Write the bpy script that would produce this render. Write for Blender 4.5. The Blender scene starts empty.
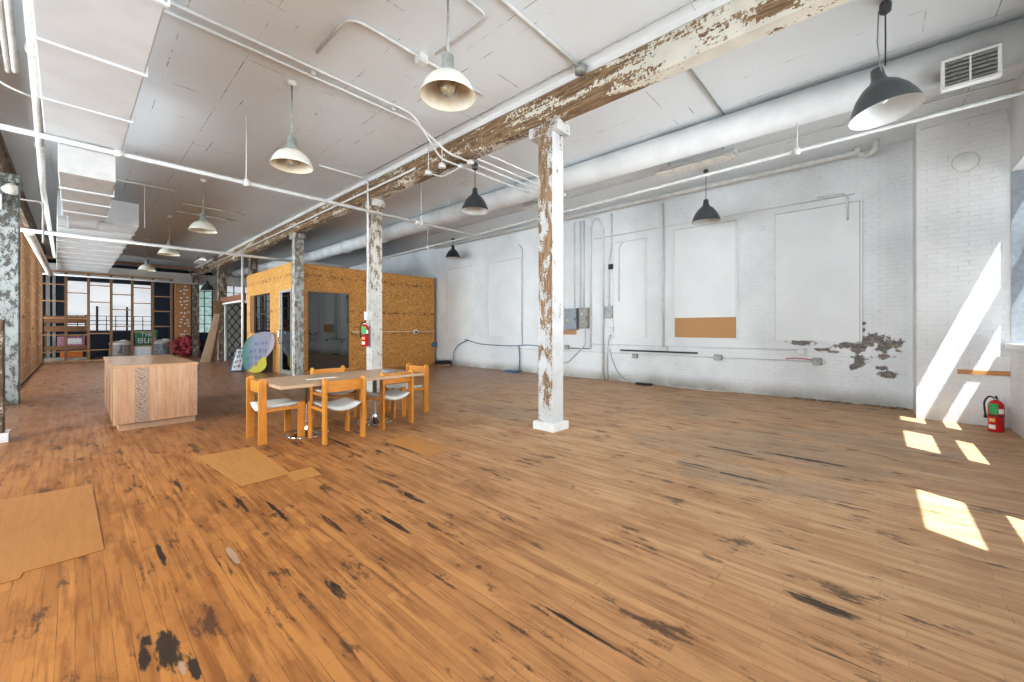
import bpy, bmesh, math, random
from mathutils import Vector, Matrix
random.seed(7)
COL = bpy.context.scene.collection
# ------------------------------------------------------------------ camera survey
FPX = 401.0; CH = 1.4; YH = 329.0; TH = math.atan(368 / 401)
FW = (math.cos(TH), math.sin(TH)); RT = (math.sin(TH), -math.cos(TH))
def ray(px, py):
    a = (px - 512) / FPX; b = -(py - YH) / FPX
    return (FW[0] + a * RT[0], FW[1] + a * RT[1], b)
def onz(px, py, z):
    d = ray(px, py); t = (z - CH) / d[2]; return Vector((d[0] * t, d[1] * t, z))
def onx(px, py, x):
    d = ray(px, py); t = x / d[0]; return Vector((x, d[1] * t, CH + d[2] * t))
def ony(px, py, y):
    d = ray(px, py); t = y / d[1]; return Vector((d[0] * t, y, CH + d[2] * t))
cam = bpy.data.cameras.new('camera'); camo = bpy.data.objects.new('camera', cam); COL.objects.link(camo)
camo.location = (0, 0, CH); camo.rotation_euler = (math.pi / 2, 0, TH - math.pi / 2)
cam.lens = FPX / 1024 * 36; cam.sensor_width = 36; cam.shift_y = -12 / 1024; cam.clip_start = 0.02
bpy.context.scene.camera = camo
# ------------------------------------------------------------------ materials
class NT:
    def __init__(s, name):
        s.m = bpy.data.materials.new(name); s.m.use_nodes = True
        s.t = s.m.node_tree; s.n = s.t.nodes; s.l = s.t.links
        s.b = s.n['Principled BSDF']; s.tc = s.n.new('ShaderNodeTexCoord')
    def set(s, node, key, v):
        if v is None: return
        if hasattr(v, 'is_output') or isinstance(v, bpy.types.NodeSocket): s.l.new(v, node.inputs[key])
        else:
            if isinstance(v, (tuple, list)) and len(v) == 3 and node.inputs[key].type == 'RGBA': v = (*v, 1)
            node.inputs[key].default_value = v
    def obj(s): return s.tc.outputs['Object']
    def map(s, sc=(1, 1, 1), rot=(0, 0, 0), loc=(0, 0, 0), src=None):
        m = s.n.new('ShaderNodeMapping'); s.l.new(src or s.obj(), m.inputs[0])
        m.inputs['Scale'].default_value = sc; m.inputs['Rotation'].default_value = rot; m.inputs['Location'].default_value = loc
        return m.outputs[0]
    def noise(s, v, scale=5, det=4, rough=.55, dist=0):
        n = s.n.new('ShaderNodeTexNoise'); s.l.new(v, n.inputs['Vector'])
        n.inputs['Scale'].default_value = scale; n.inputs['Detail'].default_value = det
        n.inputs['Roughness'].default_value = rough; n.inputs['Distortion'].default_value = dist
        return n.outputs['Fac']
    def vor(s, v, scale=5, feat='F1', out='Distance'):
        n = s.n.new('ShaderNodeTexVoronoi'); n.feature = feat; s.l.new(v, n.inputs['Vector']); n.inputs['Scale'].default_value = scale
        return n.outputs[out]
    def ramp(s, f, a, b, lo=0., hi=1.):
        n = s.n.new('ShaderNodeMapRange'); s.l.new(f, n.inputs[0]); n.interpolation_type = 'SMOOTHSTEP'
        n.inputs[1].default_value = a; n.inputs[2].default_value = b; n.inputs[3].default_value = lo; n.inputs[4].default_value = hi
        return n.outputs[0]
    def mix(s, f, a, b, mode='MIX'):
        n = s.n.new('ShaderNodeMix'); n.data_type = 'RGBA'; n.blend_type = mode
        s.set(n, 0, f)
        for k, v in ((6, a), (7, b)):
            if isinstance(v, (tuple, list)): n.inputs[k].default_value = (*v[:3], 1)
            else: s.l.new(v, n.inputs[k])
        return n.outputs[2]
    def math(s, op, a, b=0.):
        n = s.n.new('ShaderNodeMath'); n.operation = op; s.set(n, 0, a); s.set(n, 1, b); return n.outputs[0]
    def sep(s, v):
        n = s.n.new('ShaderNodeSeparateXYZ'); s.l.new(v, n.inputs[0]); return n.outputs
    def comb(s, x, y, z):
        n = s.n.new('ShaderNodeCombineXYZ'); s.set(n, 0, x); s.set(n, 1, y); s.set(n, 2, z); return n.outputs[0]
    def brick(s, v, w, h, mortar=.01, c1=(1, 1, 1), c2=(0, 0, 0), cm=(.5, .5, .5), off=.5, smooth=.1, bias=0.):
        n = s.n.new('ShaderNodeTexBrick'); s.l.new(v, n.inputs['Vector'])
        n.inputs['Scale'].default_value = 1; n.inputs['Brick Width'].default_value = w; n.inputs['Row Height'].default_value = h
        n.inputs['Mortar Size'].default_value = mortar; n.inputs['Mortar Smooth'].default_value = smooth; n.inputs['Bias'].default_value = bias
        n.inputs['Color1'].default_value = (*c1, 1); n.inputs['Color2'].default_value = (*c2, 1); n.inputs['Mortar'].default_value = (*cm, 1)
        n.offset = off; return n.outputs
    def ellipses(s, v, lst, nscale=6, namp=.5, dims=(0, 1), nv=None):
        """soft mask around a list of stains (a, b, ra, rb) measured on the surface"""
        P = s.sep(v); p = s.comb(P[dims[0]], P[dims[1]], 0.)
        res = None
        for (a, b, ra, rb) in lst:
            q = s.map((1 / ra, 1 / rb, 0), loc=(-a / ra, -b / rb, 0), src=p)
            n = s.n.new('ShaderNodeVectorMath'); n.operation = 'LENGTH'; s.l.new(q, n.inputs[0])
            o = n.outputs['Value']
            res = o if res is None else s.math('MINIMUM', res, o)
        nz = s.noise(nv or v, nscale, 5, .7)
        d = s.math('ADD', res, s.math('MULTIPLY', s.math('SUBTRACT', nz, .5), namp * 5))
        return s.ramp(d, .7, 1.05, 1., 0.)
    def bump(s, h, st=.3, d=.01):
        n = s.n.new('ShaderNodeBump'); s.l.new(h, n.inputs['Height']); n.inputs['Strength'].default_value = st; n.inputs['Distance'].default_value = d
        s.l.new(n.outputs[0], s.b.inputs['Normal'])
    def out(s, col=None, rough=None, metal=None, spec=None):
        s.set(s.b, 'Base Color', col); s.set(s.b, 'Roughness', rough); s.set(s.b, 'Metallic', metal); s.set(s.b, 'Specular IOR Level', spec)
        return s.m
def sub(c, k): return tuple(x * k for x in c)
def plain(name, c, rough=.6, metal=0., var=.12, scale=12, bump=0, spec=None):
    t = NT(name); v = t.obj(); n = t.noise(v, scale, 4)
    col = t.mix(t.ramp(n, .3, .7), sub(c, 1 - var), tuple(min(1, x * (1 + var)) for x in c))
    if bump: t.bump(n, bump, .004)
    return t.out(col, rough, metal, spec)
def woodm(name, c, dark, axis=2, rough=.45, sc=1., amt=.6):
    t = NT(name); s = [9 * sc] * 3; s[axis] = .8 * sc
    v = t.map(tuple(s)); n = t.noise(v, 3.5, 6, .6, 1.2); f = t.noise(t.map(tuple(5 * x for x in s)), 4, 3)
    col = t.mix(t.math('MULTIPLY', t.ramp(n, .4, .68), amt), c, dark)
    col = t.mix(t.math('MULTIPLY', t.ramp(f, .5, .7), .25), col, sub(dark, .8))
    t.bump(f, .1, .002)
    return t.out(col, rough)
def peel(name, paint, under, th=.5, under2=None, scale=5, zth=None, face=None, yth=None, rough=.75, stretch=(1, 1, .5)):
    """old paint flaking off timber; more bare wood where th is low"""
    t = NT(name); v = t.obj()
    n = t.noise(t.map(stretch), scale, 8, .72, .3)
    n2 = t.noise(v, scale * 9, 3, .6)
    n = t.math('ADD', n, t.math('MULTIPLY', t.math('SUBTRACT', n2, .5), .38))
    thr = th
    P = t.sep(v)
    if zth: thr = t.ramp(P[2], zth[0], zth[1], zth[2], zth[3])
    if yth: thr = t.ramp(P[1], yth[0], yth[1], yth[2], yth[3])
    if face is not None:
        g = t.n.new('ShaderNodeNewGeometry'); N = t.sep(g.outputs['Normal'])
        isf = t.math('GREATER_THAN', t.math('MULTIPLY', N[0], -1.), .6)
        thr = t.math('ADD', thr, t.math('MULTIPLY', isf, face))
    m = t.ramp(t.math('SUBTRACT', n, thr), -.012, .012)      # 1 = bare
    wn = t.noise(t.map((12, 12, 1.2) if stretch[2] < 1 else (12, 1.2, 12)), 3, 5)
    uc = t.mix(t.ramp(wn, .35, .65), under, under2 or sub(under, .45))
    pc = t.mix(t.ramp(t.noise(v, 3, 5), .35, .7), paint, sub(paint, .82))
    t.bump(t.math('SUBTRACT', 1., m), .5, .004)
    return t.out(t.mix(m, pc, uc), rough)
def brickpaint(name, c, axis, rough=.7, dirt=.0, stains=None, sheen=.5):
    """whitewashed brick: axis 0 = wall runs along X, 1 = along Y"""
    t = NT(name); v = t.obj(); P = t.sep(v)
    wob = t.math('MULTIPLY', t.math('SUBTRACT', t.noise(v, 3.5, 3), .5), .018)
    p = t.comb(P[axis], t.math('ADD', P[2], wob), 0.)
    b = t.brick(p, .215, .073, .007, (1, 1, 1), (.93, .93, .93), (.2, .2, .2), smooth=.6)
    n = t.noise(v, 1.2, 4, .6); n2 = t.noise(v, 26, 5, .7)
    col = t.mix(t.ramp(n, .3, .75), c, sub(c, .88))
    gap = t.math('MULTIPLY', b[1], t.ramp(t.noise(v, 5, 5, .75), .50, .78))
    col = t.mix(t.math('MULTIPLY', gap, .55), col, sub(c, .42))
    pits = t.ramp(t.noise(t.map((1, 1, 1.6)), 15, 6, .75), .655, .72)
    col = t.mix(t.math('MULTIPLY', pits, .55), col, sub(c, .4))
    h = t.math('ADD', t.math('MULTIPLY', t.math('SUBTRACT', 1., b[1]), 1.), t.math('MULTIPLY', n2, .7))
    if dirt:
        lo = t.ramp(P[2], 0., .35, 1., 0.); col = t.mix(t.math('MULTIPLY', lo, t.math('MULTIPLY', n, dirt)), col, (.3, .27, .23))
    if stains:
        m = t.ellipses(v, stains, 9, .75, (axis, 2))
        bb = t.brick(p, .215, .073, .009, (.30, .235, .19), (.17, .145, .13), (.40, .37, .33))
        gr = t.mix(t.ramp(t.noise(v, 12, 4), .4, .62), (.17, .16, .155), bb[0])
        col = t.mix(m, col, gr); h = t.math('SUBTRACT', h, t.math('MULTIPLY', m, 1.2))
    t.bump(h, .6, .006)
    return t.out(col, rough, 0., sheen)
M = {}
WH = (.74, .75, .755)
M['white_paint'] = plain('white_paint', (.76, .765, .76), .5, 0, .05, 5, .05)
M['pipe_dull'] = plain('pipe_dull', (.50, .50, .49), .5, 0, .07, 9)
M['pipe_white'] = plain('pipe_white', (.68, .685, .68), .4, 0, .07, 9)
M['pipe_aged'] = plain('pipe_aged', (.62, .59, .55), .5, 0, .12, 7)
M['duct_white'] = plain('duct_white', (.63, .655, .675), .45, 0, .05, 3)
M['wrap_white'] = plain('wrap_white', (.66, .675, .68), .6, 0, .08, 2.5, .3)
M['galv'] = plain('galv', (.42, .42, .41), .4, .7, .2, 30)
M['grey_box'] = plain('grey_box', (.29, .31, .34), .5, .2, .1, 14)
M['brown_box'] = plain('brown_box', (.30, .28, .26), .5, .2, .15, 14)
M['dark_metal'] = plain('dark_metal', (.03, .032, .035), .4, .4, .2, 20)
M['black'] = plain('black', (.012, .012, .014), .5)
M['shade_black'] = plain('shade_black', (.030, .034, .038), .28, 0, .08, 6)
M['shade_grey'] = plain('shade_grey', (.075, .085, .09), .28, 0, .06, 6)
M['enamel'] = plain('enamel', (.64, .63, .56), .3, 0, .05, 9)
M['enamel_in'] = plain('enamel_in', (.62, .55, .43), .35, 0, .08, 8)
M['white_in'] = plain('white_in', (.60, .62, .62), .4, 0, .04, 8)
M['fitting_grey'] = plain('fitting_grey', (.33, .35, .33), .5, .3, .15, 12)
M['bulb_glass'] = plain('bulb_glass', (.55, .45, .30), .15, 0, .25, 18)
M['chrome'] = plain('chrome', (.62, .62, .62), .16, 1., .05, 10)
M['cushion'] = plain('cushion', (.60, .60, .58), .85, 0, .06, 60, .25)
M['chair_wood'] = woodm('chair_wood', (.60, .275, .045), (.42, .16, .02), 2, .38, 1.3)
M['chair_wood_h'] = woodm('chair_wood_h', (.58, .255, .04), (.40, .15, .02), 0, .38, 1.3)
M['table_wood'] = woodm('table_wood', (.50, .36, .25), (.36, .24, .15), 0, .35, .9, .5)
M['stud'] = woodm('stud', (.22, .12, .055), (.11, .055, .025), 2, .7, 1)
M['stud_h'] = woodm('stud_h', (.40, .23, .11), (.21, .11, .05), 0, .7, 1)
M['stud_l'] = woodm('stud_l', (.22, .105, .036), (.09, .04, .016), 2, .7, 1)
M['board_brown'] = woodm('board_brown', (.28, .13, .06), (.15, .06, .03), 0, .6, 1)
M['board_tan'] = woodm('board_tan', (.50, .36, .24), (.32, .21, .13), 2, .6, .8)
M['strip_wood'] = woodm('strip_wood', (.58, .31, .13), (.38, .18, .07), 1, .5, 1.5)
M['cork'] = plain('cork', (.52, .31, .15), .8, 0, .08, 40, .1)
M['ply'] = woodm('ply', (.45, .205, .055), (.34, .145, .035), 1, .42, .5, .35)
M['ply2'] = woodm('ply2', (.50, .25, .075), (.38, .17, .04), 1, .42, .5, .35)
M['red'] = plain('red', (.55, .012, .015), .25, 0, .08, 8)
M['green'] = plain('green', (.03, .36, .10), .5)
M['paper'] = plain('paper', (.8, .8, .77), .6)
M['label_tan'] = plain('label_tan', (.70, .48, .22), .6)
M['navy'] = plain('navy', (.006, .018, .040), .6, 0, .15, 2)
M['blue'] = plain('blue', (.05, .16, .28), .5)
M['blue_cable'] = plain('blue_cable', (.12, .20, .28), .5)
M['grey_cable'] = plain('grey_cable', (.30, .30, .30), .5)
M['beige_wall'] = plain('beige_wall', (.60, .54, .46), .7, 0, .08, 2)
M['bulkhead'] = plain('bulkhead', (.50, .48, .45), .6, 0, .08, 1.5)
M['brown_beam'] = woodm('brown_beam', (.24, .13, .08), (.12, .06, .04), 0, .7, .8)
M['green_sign'] = plain('green_sign', (.012, .16, .055), .4)
M['pinkish'] = plain('pinkish', (.42, .20, .27), .7, 0, .5, 30)
M['orange'] = plain('orange', (.65, .17, .015), .5)
M['bag'] = plain('bag', (.42, .38, .34), .8, 0, .2, 10, .2)
M['sheet'] = plain('sheet', (.75, .77, .80), .8, 0, .12, 8, .3)
M['grey_cloth'] = plain('grey_cloth', (.30, .31, .36), .8, 0, .3, 9, .3)
M['brick_red'] = plain('brick_red', (.20, .085, .05), .8, 0, .35, 20, .3)
M['osb_edge'] = plain('osb_edge', (.45, .26, .10), .8, 0, .2, 40)
M['flower'] = plain('flower', (.42, .05, .07), .7, 0, .9, 40)
M['rubble'] = plain('rubble', (.30, .24, .18), .9, 0, .5, 30)
# white walls
M['wall_right'] = brickpaint('wall_right', (.80, .825, .85), 1, dirt=1.3, stains=[
    (1.18, 1.13, .24, .055), (.50, 1.09, .20, .06), (.12, 1.22, .22, .10), (-.08, 1.12, .22, .14), (.3, 1.05, .14, .12),
    (.30, .82, .13, .10), (.85, 1.0, .12, .03), (.65, .96, .08, .03), (-.03, .90, .14, .05), (-.03, .70, .09, .045), (-.12, .58, .16, .06),
    (.36, .70, .07, .07), (.22, 1.38, .03, .04), (.22, 1.5, .03, .03), (-.22, 1.02, .03, .03)])
M['brick_x'] = brickpaint('brick_x', (.74, .75, .76), 0, dirt=.6)
M['brick_y'] = brickpaint('brick_y', (.80, .81, .82), 1, dirt=.5)
M['brick_dark'] = plain('brick_dark', (.17, .10, .07), .9, 0, .4, 12, .4)
M['panel_white'] = plain('panel_white', (.76, .785, .80), .5, 0, .03, 1.5, .03)
# ceiling: painted boards with hairline seams
def ceiling_mat():
    t = NT('ceiling_boards'); v = t.obj(); P = t.sep(v)
    p = t.comb(P[1], P[0], 0.)
    b = t.brick(t.map((1, 1, 1), loc=(.35, .08, 0), src=p), 2.45, .86, .0055, smooth=.0, off=.37)
    b2 = t.brick(t.map((1, 1, 1), loc=(.9, .31, 0), src=p), 3.3, 1.72, .004, smooth=0., off=.3)
    seam = t.math('MAXIMUM', t.math('MULTIPLY', b[1], t.ramp(t.noise(v, 2.2, 4, .7), .50, .64)), t.math('MULTIPLY', b2[1], t.ramp(t.noise(t.map(loc=(5, 3, 0)), 2.7, 4, .7), .42, .6)))
    n = t.noise(v, .8, 4)
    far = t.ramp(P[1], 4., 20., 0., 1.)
    base = t.mix(far, (.80, .86, .905), (.50, .53, .545))  # boards darken with depth: light falloff put into the colour
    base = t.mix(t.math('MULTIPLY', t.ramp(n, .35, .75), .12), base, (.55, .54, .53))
    specks = t.ramp(t.vor(v, 1.9), .022, .016)
    col = t.mix(t.math('MULTIPLY', seam, .8), base, (.16, .13, .11))
    col = t.mix(t.math('MULTIPLY', specks, .5), col, (.2, .18, .15))
    t.bump(t.math('SUBTRACT', 1., seam), .3, .004)
    return t.out(col, .55)
M['ceiling'] = ceiling_mat()
def floor_mat():
    t = NT('maple_strip_floor'); v = t.obj(); P = t.sep(v)
    p = t.comb(P[1], P[0], 0.)
    b = t.brick(p, 1.15, .058, .0011, (1, 1, 1), (0, 0, 0), (.5, .5, .5), off=.41, smooth=0.)
    b3 = t.brick(t.map(loc=(.37, .0, 0), src=p), .76, .058, .0011, (1, 1, 1), (0, 0, 0), (.5, .5, .5), off=.63, smooth=0.)
    st = t.noise(t.map((22, 1.6, 1)), 1., 6, .62, .4)
    st2 = t.noise(t.map((45, 2.2, 1), loc=(3, 7, 0)), 1., 5, .6)
    big = t.noise(v, .9, 5, .6); mid = t.noise(t.map((2.2, .8, 1)), 1.6, 5, .65)
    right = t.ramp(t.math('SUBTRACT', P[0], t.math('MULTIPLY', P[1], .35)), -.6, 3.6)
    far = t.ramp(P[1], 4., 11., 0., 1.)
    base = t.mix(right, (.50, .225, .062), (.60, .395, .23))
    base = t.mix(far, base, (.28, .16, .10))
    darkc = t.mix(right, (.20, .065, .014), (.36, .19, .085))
    c = t.mix(t.math('MULTIPLY', t.ramp(t.math('ADD', t.math('MULTIPLY', b[0], .5), t.math('MULTIPLY', b3[0], .5)), 0., 1.), .42), base, darkc)
    c = t.mix(t.math('MULTIPLY', t.ramp(st, .45, .66), .65), c, darkc)
    c = t.mix(t.math('MULTIPLY', t.ramp(mid, .47, .72), .6), c, darkc)
    c = t.mix(t.math('MULTIPLY', t.ramp(big, .5, .75), .35), c, (.27, .12, .04))
    c = t.mix(t.math('MULTIPLY', t.ramp(st2, .55, .75), .22), c, (.62, .38, .17))
    grey = t.ellipses(v, [(4.3, 1.0, .35, 1.1), (5.6, .9, .8, 1.3), (6.6, .2, .5, 1.0), (5.0, 4.6, .55, 1.0), (4.9, 1.9, .3, .6), (7.4, 2.3, .9, .5)], 2, .5)
    c = t.mix(t.math('MULTIPLY', grey, .38), c, (.30, .245, .19))
    blot = t.ramp(t.math('ADD', t.noise(t.map((3.2, 1.1, 1), loc=(9, 2, 0)), 1.7, 6, .75), t.math('MULTIPLY', st, .3)), .715, .80)
    c = t.mix(t.math('MULTIPLY', blot, .75), c, (.07, .035, .02))
    sv = t.map((2.6, .75, 1))
    stain = t.ellipses(v, [(.275, 2.28, .045, .17), (.20, 2.30, .02, .10), (.33, 2.10, .02, .1), (.245, 2.42, .05, .06), (.60, 2.85, .022, .16), (.95, 2.15, .025, .14), (1.25, 2.9, .022, .22), (1.55, 2.55, .022, .22), (1.05, 3.4, .018, .28), (1.9, 2.9, .03, .25), (2.0, 3.9, .025, .3),
                             (.62, 4.6, .02, .22), (.9, 3.8, .018, .25), (.36, 3.3, .016, .2), (4.28, 1.4, .08, .22), (4.25, 1.05, .04, .45), (4.15, .5, .03, .4), (2.55, .22, .05, .16), (2.2, .25, .010, .3), (1.6, 1.0, .012, .3), (5.1, 1.3, .05, .3), (5.3, .6, .05, .4), (2.2, 5.0, .02, .5), (2.6, 4.1, .02, .3), (3.1, 2.9, .02, .4)], 14, .42, nv=t.map((2.6, .55, 1)))
    stain = t.math('MULTIPLY', stain, t.ramp(t.math('ADD', st, t.math('MULTIPLY', b[0], .25)), .48, .68, .0, 1.))
    big1 = t.ellipses(v, [(.275, 2.28, .045, .17), (.20, 2.30, .02, .10), (.33, 2.10, .02, .1)], 14, .42, nv=t.map((2.6, .55, 1)))
    stain = t.math('MAXIMUM', stain, big1)
    c = t.mix(t.math('MULTIPLY', stain, .92), c, (.018, .014, .014))
    lit = t.ellipses(v, [(.66, 2.95, .018, .14), (.30, 2.12, .012, .05)], 10, .35)
    c = t.mix(t.math('MULTIPLY', lit, .7), c, (.42, .33, .26))
    scr = t.ramp(t.vor(t.map((3., 3., 1), rot=(0, 0, .8)), 2.4, 'DISTANCE_TO_EDGE'), .006, .001)
    scr = t.math('MULTIPLY', scr, t.ramp(t.noise(v, 6, 3), .52, .62))
    c = t.mix(t.math('MULTIPLY', scr, .45), c, (.12, .05, .02))
    gaps = t.math('MAXIMUM', b[1], t.math('MULTIPLY', b3[1], .6))
    gf = t.math('MULTIPLY', gaps, t.ramp(t.noise(t.map((4, .7, 1)), 2.5, 4, .7), .35, .6))
    c = t.mix(t.math('MULTIPLY', gf, .75), c, (.06, .025, .01))
    r = t.math('SUBTRACT', t.math('ADD', .36, t.math('MULTIPLY', mid, .30)), t.math('MULTIPLY', far, .2))
    t.bump(t.math('SUBTRACT', t.math('MULTIPLY', st, .5), gf), .25, .003)
    return t.out(c, r, 0., .35)
M['floor'] = floor_mat()
def osb_mat():
    t = NT('osb_sheet'); v = t.obj()
    a = t.vor(t.map((1, 1, 1.7), rot=(.3, .2, .4)), 26, out='Color'); A = t.sep(a)
    n = t.noise(v, 2.2, 4)
    c = t.mix(t.ramp(A[0], 0., 1.), (.46, .205, .038), (.62, .32, .08))
    c = t.mix(t.math('MULTIPLY', t.ramp(A[1], .80, .9), .5), c, (.78, .50, .18))
    sp = t.ramp(t.noise(t.map((1, 1, 2.1)), 15, 3, .6), .60, .65)
    c = t.mix(t.math('MULTIPLY', sp, .85), c, (.09, .035, .012))
    P = t.sep(v)
    band = t.math('MAXIMUM', t.ramp(t.math('ABSOLUTE', t.math('SUBTRACT', P[2], 1.22)), .09, .02), t.math('MAXIMUM', t.ramp(t.math('ABSOLUTE', t.math('SUBTRACT', P[2], 1.98)), .09, .02), t.ramp(t.math('ABSOLUTE', t.math('SUBTRACT', P[2], 3.05)), .09, .02)))
    bd = t.math('MULTIPLY', band, t.ramp(t.noise(t.map((1, 1, 3)), 6, 4, .7), .50, .58))
    c = t.mix(t.math('MULTIPLY', bd, .85), c, (.10, .04, .015))
    c = t.mix(t.math('MULTIPLY', t.ramp(n, .4, .8), .3), c, (.42, .19, .04))
    return t.out(c, .6)
M['osb'] = osb_mat()
def chevron_mat():
    t = NT('feathered_oak_veneer'); v = t.obj(); P = t.sep(v)
    # feather figure: V-shaped stripes either side of a spine, three strips across the front
    x = P[0]
    def feather(cx, w, k):
        d = t.math('ABSOLUTE', t.math('SUBTRACT', x, cx))
        zz = t.math('SUBTRACT', P[2], t.math('MULTIPLY', d, 1.15))
        wv = t.math('ADD', t.math('SINE', t.math('ADD', t.math('MULTIPLY', zz, 150.), t.math('MULTIPLY', t.noise(t.map((3, 3, 3)), 5, 5), 22.))), t.math('SUBTRACT', t.noise(v, 25, 3), .4))
        return t.math('MULTIPLY', t.math('MULTIPLY', t.ramp(wv, .0, .9), t.ramp(d, w, w * .82)), k)
    n = t.noise(t.map((10, 10, 1)), 3, 5)
    c = t.mix(t.ramp(n, .35, .7), (.50, .32, .20), (.41, .245, .14))
    g = t.math('MULTIPLY', t.ramp(t.math('ABSOLUTE', t.math('SUBTRACT', x, .635)), .085, .075), .75)
    c = t.mix(g, c, (.36, .28, .22))
    f1 = feather(.635, .085, .7); f2 = feather(.93, .09, .45); f3 = feather(1.21, .06, .6); f4 = feather(.44, .07, .4)
    c = t.mix(f1, c, (.13, .09, .08)); c = t.mix(f2, c, (.42, .20, .08)); c = t.mix(f3, c, (.22, .15, .12)); c = t.mix(f4, c, (.42, .22, .11))
    return t.out(c, .4)
M['feather'] = chevron_mat()
M['cab_side'] = woodm('cab_side', (.30, .16, .09), (.18, .09, .05), 2, .5, 1)
M['cab_top'] = woodm('cab_top', (.52, .33, .20), (.40, .23, .13), 0, .22, .7, .4)
M['cab_light'] = woodm('cab_light', (.52, .35, .22), (.42, .26, .15), 2, .45, 1, .4)
CREAM = (.70, .66, .57); BARE = (.34, .21, .11)
M['beam'] = peel('beam', (.72, .69, .61), (.33, .22, .12), .5, (.15, .09, .05), 3.2, yth=(.6, 3.3, .60, .475), stretch=(1, .3, 1.6), face=-.04)
M['col_first'] = peel('col_first', (.58, .59, .59), (.34, .225, .13), .6, (.18, .11, .065), 6, zth=(.9, 2.3, .67, .60), face=-.14)
M['col_white'] = peel('col_white', (.62, .62, .58), (.30, .22, .13), .5, (.18, .13, .09), 8, zth=(1.6, 2.8, .60, .51))
M['col_speck'] = peel('col_speck', (.50, .51, .50), (.30, .27, .20), .5, (.15, .14, .12), 13, zth=(1.2, 3.0, .52, .49))
M['col_dark'] = peel('col_dark', (.45, .41, .35), (.16, .11, .07), .45, (.09, .065, .045), 7)
M['col_left'] = peel('col_left', (.40, .425, .42), (.11, .115, .105), .5, (.10, .09, .07), 15, zth=(1.0, 3.2, .55, .49))
M['beam_left'] = peel('beam_left', (.40, .33, .25), (.20, .11, .06), .42, (.10, .06, .04), 3, stretch=(1, .3, 1.5))
def glassm(name, tint, refl=.12, rough=.03, mixk=.3):
    t = NT(name); t.n.remove(t.b)
    g = t.n.new('ShaderNodeBsdfGlossy'); g.inputs['Roughness'].default_value = rough; g.inputs[0].default_value = (.9, .9, .9, 1)
    tr = t.n.new('ShaderNodeBsdfTransparent'); tr.inputs[0].default_value = (*tint, 1)
    fr = t.n.new('ShaderNodeFresnel'); fr.inputs[0].default_value = 1.45
    k = t.math('ADD', t.math('MULTIPLY', fr.outputs[0], mixk), refl)
    mx = t.n.new('ShaderNodeMixShader'); t.l.new(k, mx.inputs[0]); t.l.new(tr.outputs[0], mx.inputs[1]); t.l.new(g.outputs[0], mx.inputs[2])
    t.l.new(mx.outputs[0], t.n['Material Output'].inputs[0]); return t.m
M['glass'] = glassm('glass', (.95, .97, .97), .02)
M['booth_glass'] = glassm('booth_glass', (.16, .19, .21), .15, .02, .5)
def frosted_emitter(name, c, e):
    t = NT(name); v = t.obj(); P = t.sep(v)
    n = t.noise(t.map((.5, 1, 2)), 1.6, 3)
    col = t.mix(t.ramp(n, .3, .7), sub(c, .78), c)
    t.set(t.b, 'Emission Color', col); t.b.inputs['Emission Strength'].default_value = e  # panes emit: their glow stands in for daylight behind the glass
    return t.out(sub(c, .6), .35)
M['frost'] = frosted_emitter('frost', (.90, .93, .97), .66)
def green_glow_pane():
    t = NT('leafy_window'); v = t.obj(); n = t.noise(v, 5, 5)
    col = t.mix(t.ramp(n, .4, .62), (.30, .45, .40), (.55, .72, .72))
    t.set(t.b, 'Emission Color', col); t.b.inputs['Emission Strength'].default_value = .8  # emission stands in for the daylit view outside
    return t.out((.3, .35, .35), .4)
M['frost_green'] = green_glow_pane()
def emis(name, c, e):
    t = NT(name); t.b.inputs['Emission Color'].default_value = (*c, 1); t.b.inputs['Emission Strength'].default_value = e
    return t.out(c, .5)
M['tube_lit'] = emis('tube_lit', (.95, .95, .92), 1.6)
M['led_red'] = plain('led_red', (.5, .02, .03), .4)
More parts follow.
